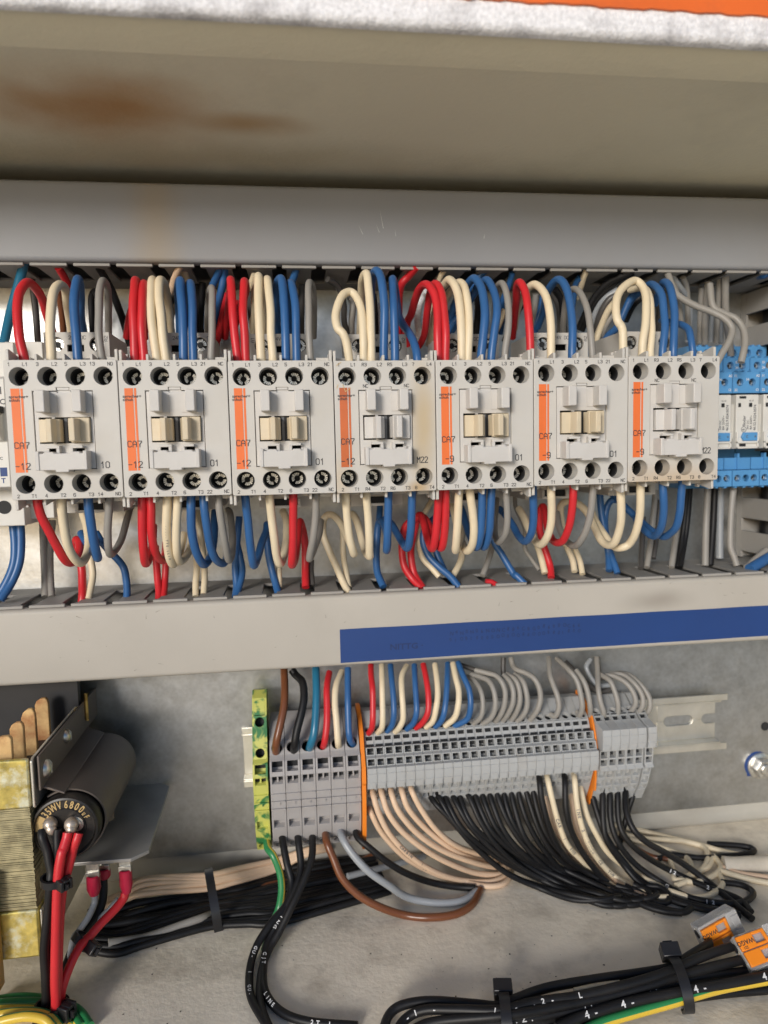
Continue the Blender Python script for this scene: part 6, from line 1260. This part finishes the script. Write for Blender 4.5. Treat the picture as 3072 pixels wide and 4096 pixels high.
for l_, sp, r, wd, h, s0, st, col in (
    (W1[1][3], W1[1][2], 1.9, 'GU-   1   GU-', 1.5, 62, 2.3, 'white'), (W1[2][3], W1[2][2], 1.9, 'ING     GJT       LINE       2T 1', 1.6, 44, 2.5, 'white'),
    (V_[4][3], V_[4][2], 2.1, ' 4-  4-      4-      4-    4-', 2.6, 10, 4.2, 'white'), (V_[3][3], V_[3][2], 2.0, '.Z.      /L.     -/L', 2.0, 20, 3.4, 'white'),
    (V_[1][3], V_[1][2], 2.0, '-1 -     / - .2-  L', 2.0, 12, 4.2, 'white'),
    (lb[1], crm[1], 1.55, '  CARBIN    1', 1.4, 38, 1.8, 'greyink'), (lb[0], crm[0], 1.55, '12    CARB', 1.3, 55, 1.8, 'greyink'),
    (W2[3][3], W2[3][2], 1.6, 'INE   2   THHEX   CE   THK', 1.6, 22, 2.0, 'greyink'), (W2[1][3], W2[1][2], 1.6, 'CAR   1   ENE', 1.6, 28, 2.0, 'greyink'),
    (W2[10][3], W2[10][2], 1.7, '12 .    2:', 1.9, 66, 2.6, 'white'), (W2[9][3], W2[9][2], 1.7, 'G      12', 1.8, 70, 3.0, 'white'),
    (down_wires[14][3], down_wires[14][2], 1.95, '.....TTE.LLIO  ,  .  ACO', 0.9, 14, 1.35, 'greyink')):
    print_on(smoothpath(sp), r, wd, h, s0, st, col, owner=find(l_))
# capacitor leads
CW = [
 ('black', 1.9, 'X 508,1860,-3 515,1950,-5 560,2100,-6 Y 592,140,-7 612,280,-8 600,420,-9 565,800,-9 535,1200,-9 548,1550,-8 545,1850,-7 500,2000,-6 430,2120,-4', 'black lead from the left soldered terminal of the capacitor', GC),
 ('black', 1.8, 'X 690,1850,-3 688,1950,-4 690,2080,-5 Y 690,100,-5 655,270,-5 640,420,-5 600,800,-5 575,1200,-5 580,1600,-5 570,1900,-4 520,2120,-2', 'black lead from the inner side of the left soldered terminal', GC),
 ('red', 2.0, 'X 815,1890,-5 800,1960,-6 765,2090,-8 Y 735,60,-9 708,240,-10 692,500,-11 678,900,-12 660,1300,-12 662,1600,-11 668,1860,-10 640,1990,-9 560,2130,-7', 'red lead from the right soldered terminal, foremost', GC),
 ('red', 1.9, 'X 945,1900,-4 920,1980,-5 880,2080,-5 Y 870,60,-5 815,240,-6 765,420,-7 725,700,-7 700,1100,-7 690,1500,-7 695,1850,-6 660,2000,-5', 'red lead from the right soldered terminal, behind the foremost', GC),
 ('red', 2.0, 'Y 1500,520,20 1480,600,19 1380,720,16 1200,900,11 1080,1040,8 975,1150,4 885,1300,0 810,1480,-3 745,1680,-5 715,1850,-5 690,1980,-4', 'red wire slanting down from the right spade connector', GC),
 ('coolgrey', 1.5, 'Y 1135,540,24 1130,650,24 1060,820,20 950,980,16 880,1080,12 840,1300,6 780,1500,2', 'bluish grey wire from the left spade connector', GC),
 ('black', 2.0, 'Y 1240,330,34 1230,600,30 1160,800,26 1010,1000,18 900,1150,12 800,1400,4 740,1650,0', 'black wire from the hind spade connector', GC),
 ('coolgrey', 1.3, 'Y 1420,600,28 1270,760,26 1000,980,22 860,1090,18', 'thin bluish wire beside the slanting red one', GC),
]
for c, r, s, l, g in CW: wire(c, r, s, l, g)
# earth wire coil at the lower left
CO = [('Y -120,1830,6 200,1780,6 480,1790,6 760,1850,4 950,1950,-2 1080,2130,-10', 'green and yellow wire, outermost turn of the coil at the lower left corner'),
      ('Y -120,1860,2 200,1840,2 480,1850,2 700,1890,0 860,1980,-4 980,2140,-10', 'green and yellow wire, second turn of the coil at the lower left corner'),
      ('Y -120,1930,-4 200,1920,-4 480,1930,-4 700,1980,-6 830,2130,-10', 'green and yellow wire, third turn of the coil at the lower left corner'),
      ('Y -120,2010,-10 150,1960,-10 420,1960,-10 600,2010,-12 720,2140,-14', 'yellow and green wire, fourth turn of the coil at the lower left corner'),
      ('Y -60,2090,-16 120,2040,-16 330,2010,-16 520,2040,-16 640,2150,-18', 'yellow and green wire, innermost turn of the coil at the lower left corner')]
for k, (s, l) in enumerate(CO): wire('pewire' if k < 2 else 'pewire2', 2.0, s, l, 'turns of the green and yellow coil')

# cable ties
def tie(c, axis, rx, rz, wid, label, head=(0, 0, 0), hs=(5, 5, 4.5), th=1.1, tilt=0):
    """closed strap of rectangular section round a bundle; axis is the direction of the bundle"""
    axis = Vector(axis).normalized(); e2 = axis.cross(Vector((0, 0, 1))).normalized(); e3 = e2.cross(axis)
    n = 28; vs = []
    for s_, rr in ((-0.5, 0), (0.5, 0), (0.5, th), (-0.5, th)):
        for k in range(n):
            a = 2*math.pi*k/n; vs.append(axis*(s_*wid) + e2*((rx+rr)*math.cos(a)) + e3*((rz+rr)*math.sin(a)))
    b = MB(); b.add(vs, [(j*n+k, j*n+(k+1) % n, ((j+1) % 4)*n+(k+1) % n, ((j+1) % 4)*n+k) for j in range(4) for k in range(n)])
    t = thing('cable_tie', label, 'cable tie', c, 'black cable ties'); b.build('strap', 'tiezip', t)
    a = head[0]; hc = e2*((rx+th+hs[2]*0.3)*math.cos(a)) + e3*((rz+th+hs[2]*0.3)*math.sin(a)); on = (e2*math.cos(a)+e3*math.sin(a)).normalized(); tg = axis.cross(on).normalized()
    T = Matrix(((axis.x, on.x, tg.x, hc.x), (axis.y, on.y, tg.y, hc.y), (axis.z, on.z, tg.z, hc.z), (0, 0, 0, 1)))
    b = MB(); x, z, y = hs[0]/2, hs[1]/2, hs[2]/2
    b.box(-x, x, -y, y, -z, -z*0.45, T=T); b.box(-x, x, -y, y, z*0.45, z, T=T); b.box(-x, -x*0.5, -y, y, -z*0.45, z*0.45, T=T); b.box(x*0.5, x, -y, y, -z*0.45, z*0.45, T=T); b.box(-x*0.5, x*0.5, -y, y*0.2, -z*0.45, z*0.45, T=T)
    b.build('head', 'tiezip', t, bevel=0.45)
    b = MB(); b.box(-x*0.5, x*0.5, y*0.2, y*1.5, -z*0.1, z*0.15, T=T); b.build('tail', 'tiezip', t)
def tie_v(c, rx, ry, wid, label, ang, hs=(4.4, 5.4, 4.4)):
    """strap round an upright bundle"""
    n = 28; vs = []; th = 1.0
    for s_, rr in ((-0.5, 0), (0.5, 0), (0.5, th), (-0.5, th)):
        for k in range(n): a = 2*math.pi*k/n; vs.append(((rx+rr)*math.cos(a), (ry+rr)*math.sin(a), s_*wid))
    b = MB(); b.add(vs, [(j*n+k, j*n+(k+1) % n, ((j+1) % 4)*n+(k+1) % n, ((j+1) % 4)*n+k) for j in range(4) for k in range(n)])
    t = thing('cable_tie', label, 'cable tie', c, 'black cable ties'); b.build('strap', 'tiezip', t)
    a = ang; T = Matrix.Translation(Vector(((rx+1.6)*math.cos(a), (ry+1.6)*math.sin(a), 0))) @ Matrix.Rotation(a, 4, 'Z')
    x, y, z = hs[2]/2, hs[1]/2, hs[0]/2; b = MB()
    b.box(-x, x, -y, -y*0.45, -z, z, T=T); b.box(-x, x, y*0.45, y, -z, z, T=T); b.box(-x, x, -y*0.45, y*0.45, -z, -z*0.5, T=T); b.box(-x, x, -y*0.45, y*0.45, z*0.5, z, T=T); b.box(-x, x*0.3, -y*0.45, y*0.45, -z*0.5, z*0.5, T=T)
    b.build('head', 'tiezip', t, bevel=0.4)
    b = MB(); b.box(x*0.2, x*1.6, -y*0.3, 0, -z*0.45, z*0.45, T=T); b.build('tail', 'tiezip', t)
tie_v(at(665/3, 3396+362/3, -8), 5.0, 4.6, 3.0, 'shiny black cable tie round the red and black capacitor leads', math.radians(-42))
tie_v(at(625/3, 3396+1900/3, -7), 6.2, 4.8, 4.0, 'black cable tie above the green and yellow coil', math.radians(-28), (6.4, 6.0, 6.0))
c = at(1000/3, 3396+1090/3, 9); tie(c, (-0.55, -0.4, -0.75), 4.4, 4.0, 3.6, 'black cable tie round the wires coming from the spade connectors', head=(math.radians(200),), hs=(5, 5.5, 5))
c = at(553+905/3, 3396+640/3, 58); tie(c, (0.95, 0.2, 0.1), 17, 15.5, 4.4, 'broad black cable tie round the flat bundle on the floor', head=(math.radians(-170),), hs=(6.5, 7, 5))
c = at(900+1182/1.508, 3200+600/1.508, 74); tie(c, (0.95, 0.2, 0.15), 6, 12, 3.6, 'black cable tie under the brown and grey arcs', head=(math.radians(20),), hs=(5, 5, 4))
c = atz(2000+1115/1.5476, 3550+600/1.5476, -256+8); tie(c, (0.94, -0.2, 0.12), 11, 8.6, 4.4, 'large black cable tie with an open head next to the lever connectors', head=(math.radians(145),), hs=(8.2, 8.6, 6))
c = atz(2000+35/1.5476, 3550+800/1.5476, -256+7); tie(c, (0.94, -0.2, 0.05), 8.5, 7.0, 4.4, 'large black cable tie at the bottom, left end of the tied front bundle', head=(math.radians(165),), hs=(8.2, 8.6, 6))

# lever connectors
def lever(p0, p1, p2, n, L_, label, word=True):
    ex = (p1-p0).normalized(); ez = (p0-p2); ez = (ez-ex*ez.dot(ex)).normalized(); ey = ez.cross(ex)
    T0 = Matrix(((ex.x, ey.x, ez.x, 0), (ex.y, ey.y, ez.y, 0), (ex.z, ey.z, ez.z, 0), (0, 0, 0, 1)))
    t = thing('lever_connector', label, 'lever connector', p0, 'clear lever connectors'); W_ = 6.4; H = W_*n+1.6
    q = lambda b, a0, a1, y0, y1, z0, z1: b.box(a0, a1, y0, y1, z0, z1, T=T0)
    b = MB(); q(b, -1.0, L_, 0.9, 8.0, -H+0.8, 0.8); q(b, 13.8, L_, -0.4, 0.9, -H+0.8, 0.8)
    for k in range(n): q(b, L_-4.5, L_-0.4, -1.2, -0.4, -W_*(k+1)+0.6, -W_*k-0.9)
    b.build('body', 'clear', t, bevel=0.5)
    for k in range(n):
        z1 = -W_*k-0.25; z0 = z1-W_+0.5
        b = MB(); q(b, -0.6, 7.2, -0.9, 0.8, z0, z1); q(b, 7.2, 12.0, -0.9, 0.8, z0, z0+1.2); q(b, 7.2, 12.0, -0.9, 0.8, z1-1.2, z1); q(b, 12.0, 13.4, -0.9, 0.8, z0, z1)
        b.build('lever', 'levorange', t, bevel=0.3)
        b = MB(); q(b, 12, L_-1, 2.5, 4.5, z0+0.8, z1-0.8); q(b, 6, 11.5, 2.0, 3.0, z0+1.4, z1-1.4); b.build('clamp_spring', 'nickel', t)
        b = MB(); T = T0 @ Matrix.Translation(Vector((0, 2.2, (z0+z1)/2))) ; b.cyl(T @ Vector((-0.9, 2.4, 0)), T @ Vector((-1.15, 2.4, 0)), 2.0, 2.0, 16); b.build('wire_port', 'hole', t)
    b = MB(); zc = -W_*0.5; Tt = T0 @ Matrix.Translation(Vector((7.0, 0, zc+1.0))) @ Matrix.Rotation(math.pi, 4, 'Y')
    b.text('WAGO', 0, 0.1, 1.9, y=-0.96, T=Tt, w=0.95); 
    Tt = T0 @ Matrix.Translation(Vector((6.3, 0, zc+1.15))) @ Matrix.Rotation(math.pi, 4, 'Y'); b.text('221', 3.4, -1.9+4.6, 1.1, y=-0.96, T=Tt)
    b.build('lettering', 'ink', t, smooth=0)
Vp = lambda x, y, z: atz(2000+x/1.5476, 3550+y/1.5476, -256+z)
lever(Vp(1245, 262, 15), Vp(1380, 185, 19), Vp(1290, 318, 11), 2, 20, 'clear lever connector with orange levers, the rear one of two')
lever(Vp(1456, 308, 19), Vp(1610, 250, 22), Vp(1506, 460, 13), 2, 22, 'clear lever connector with large orange levers at the right edge, the front one')
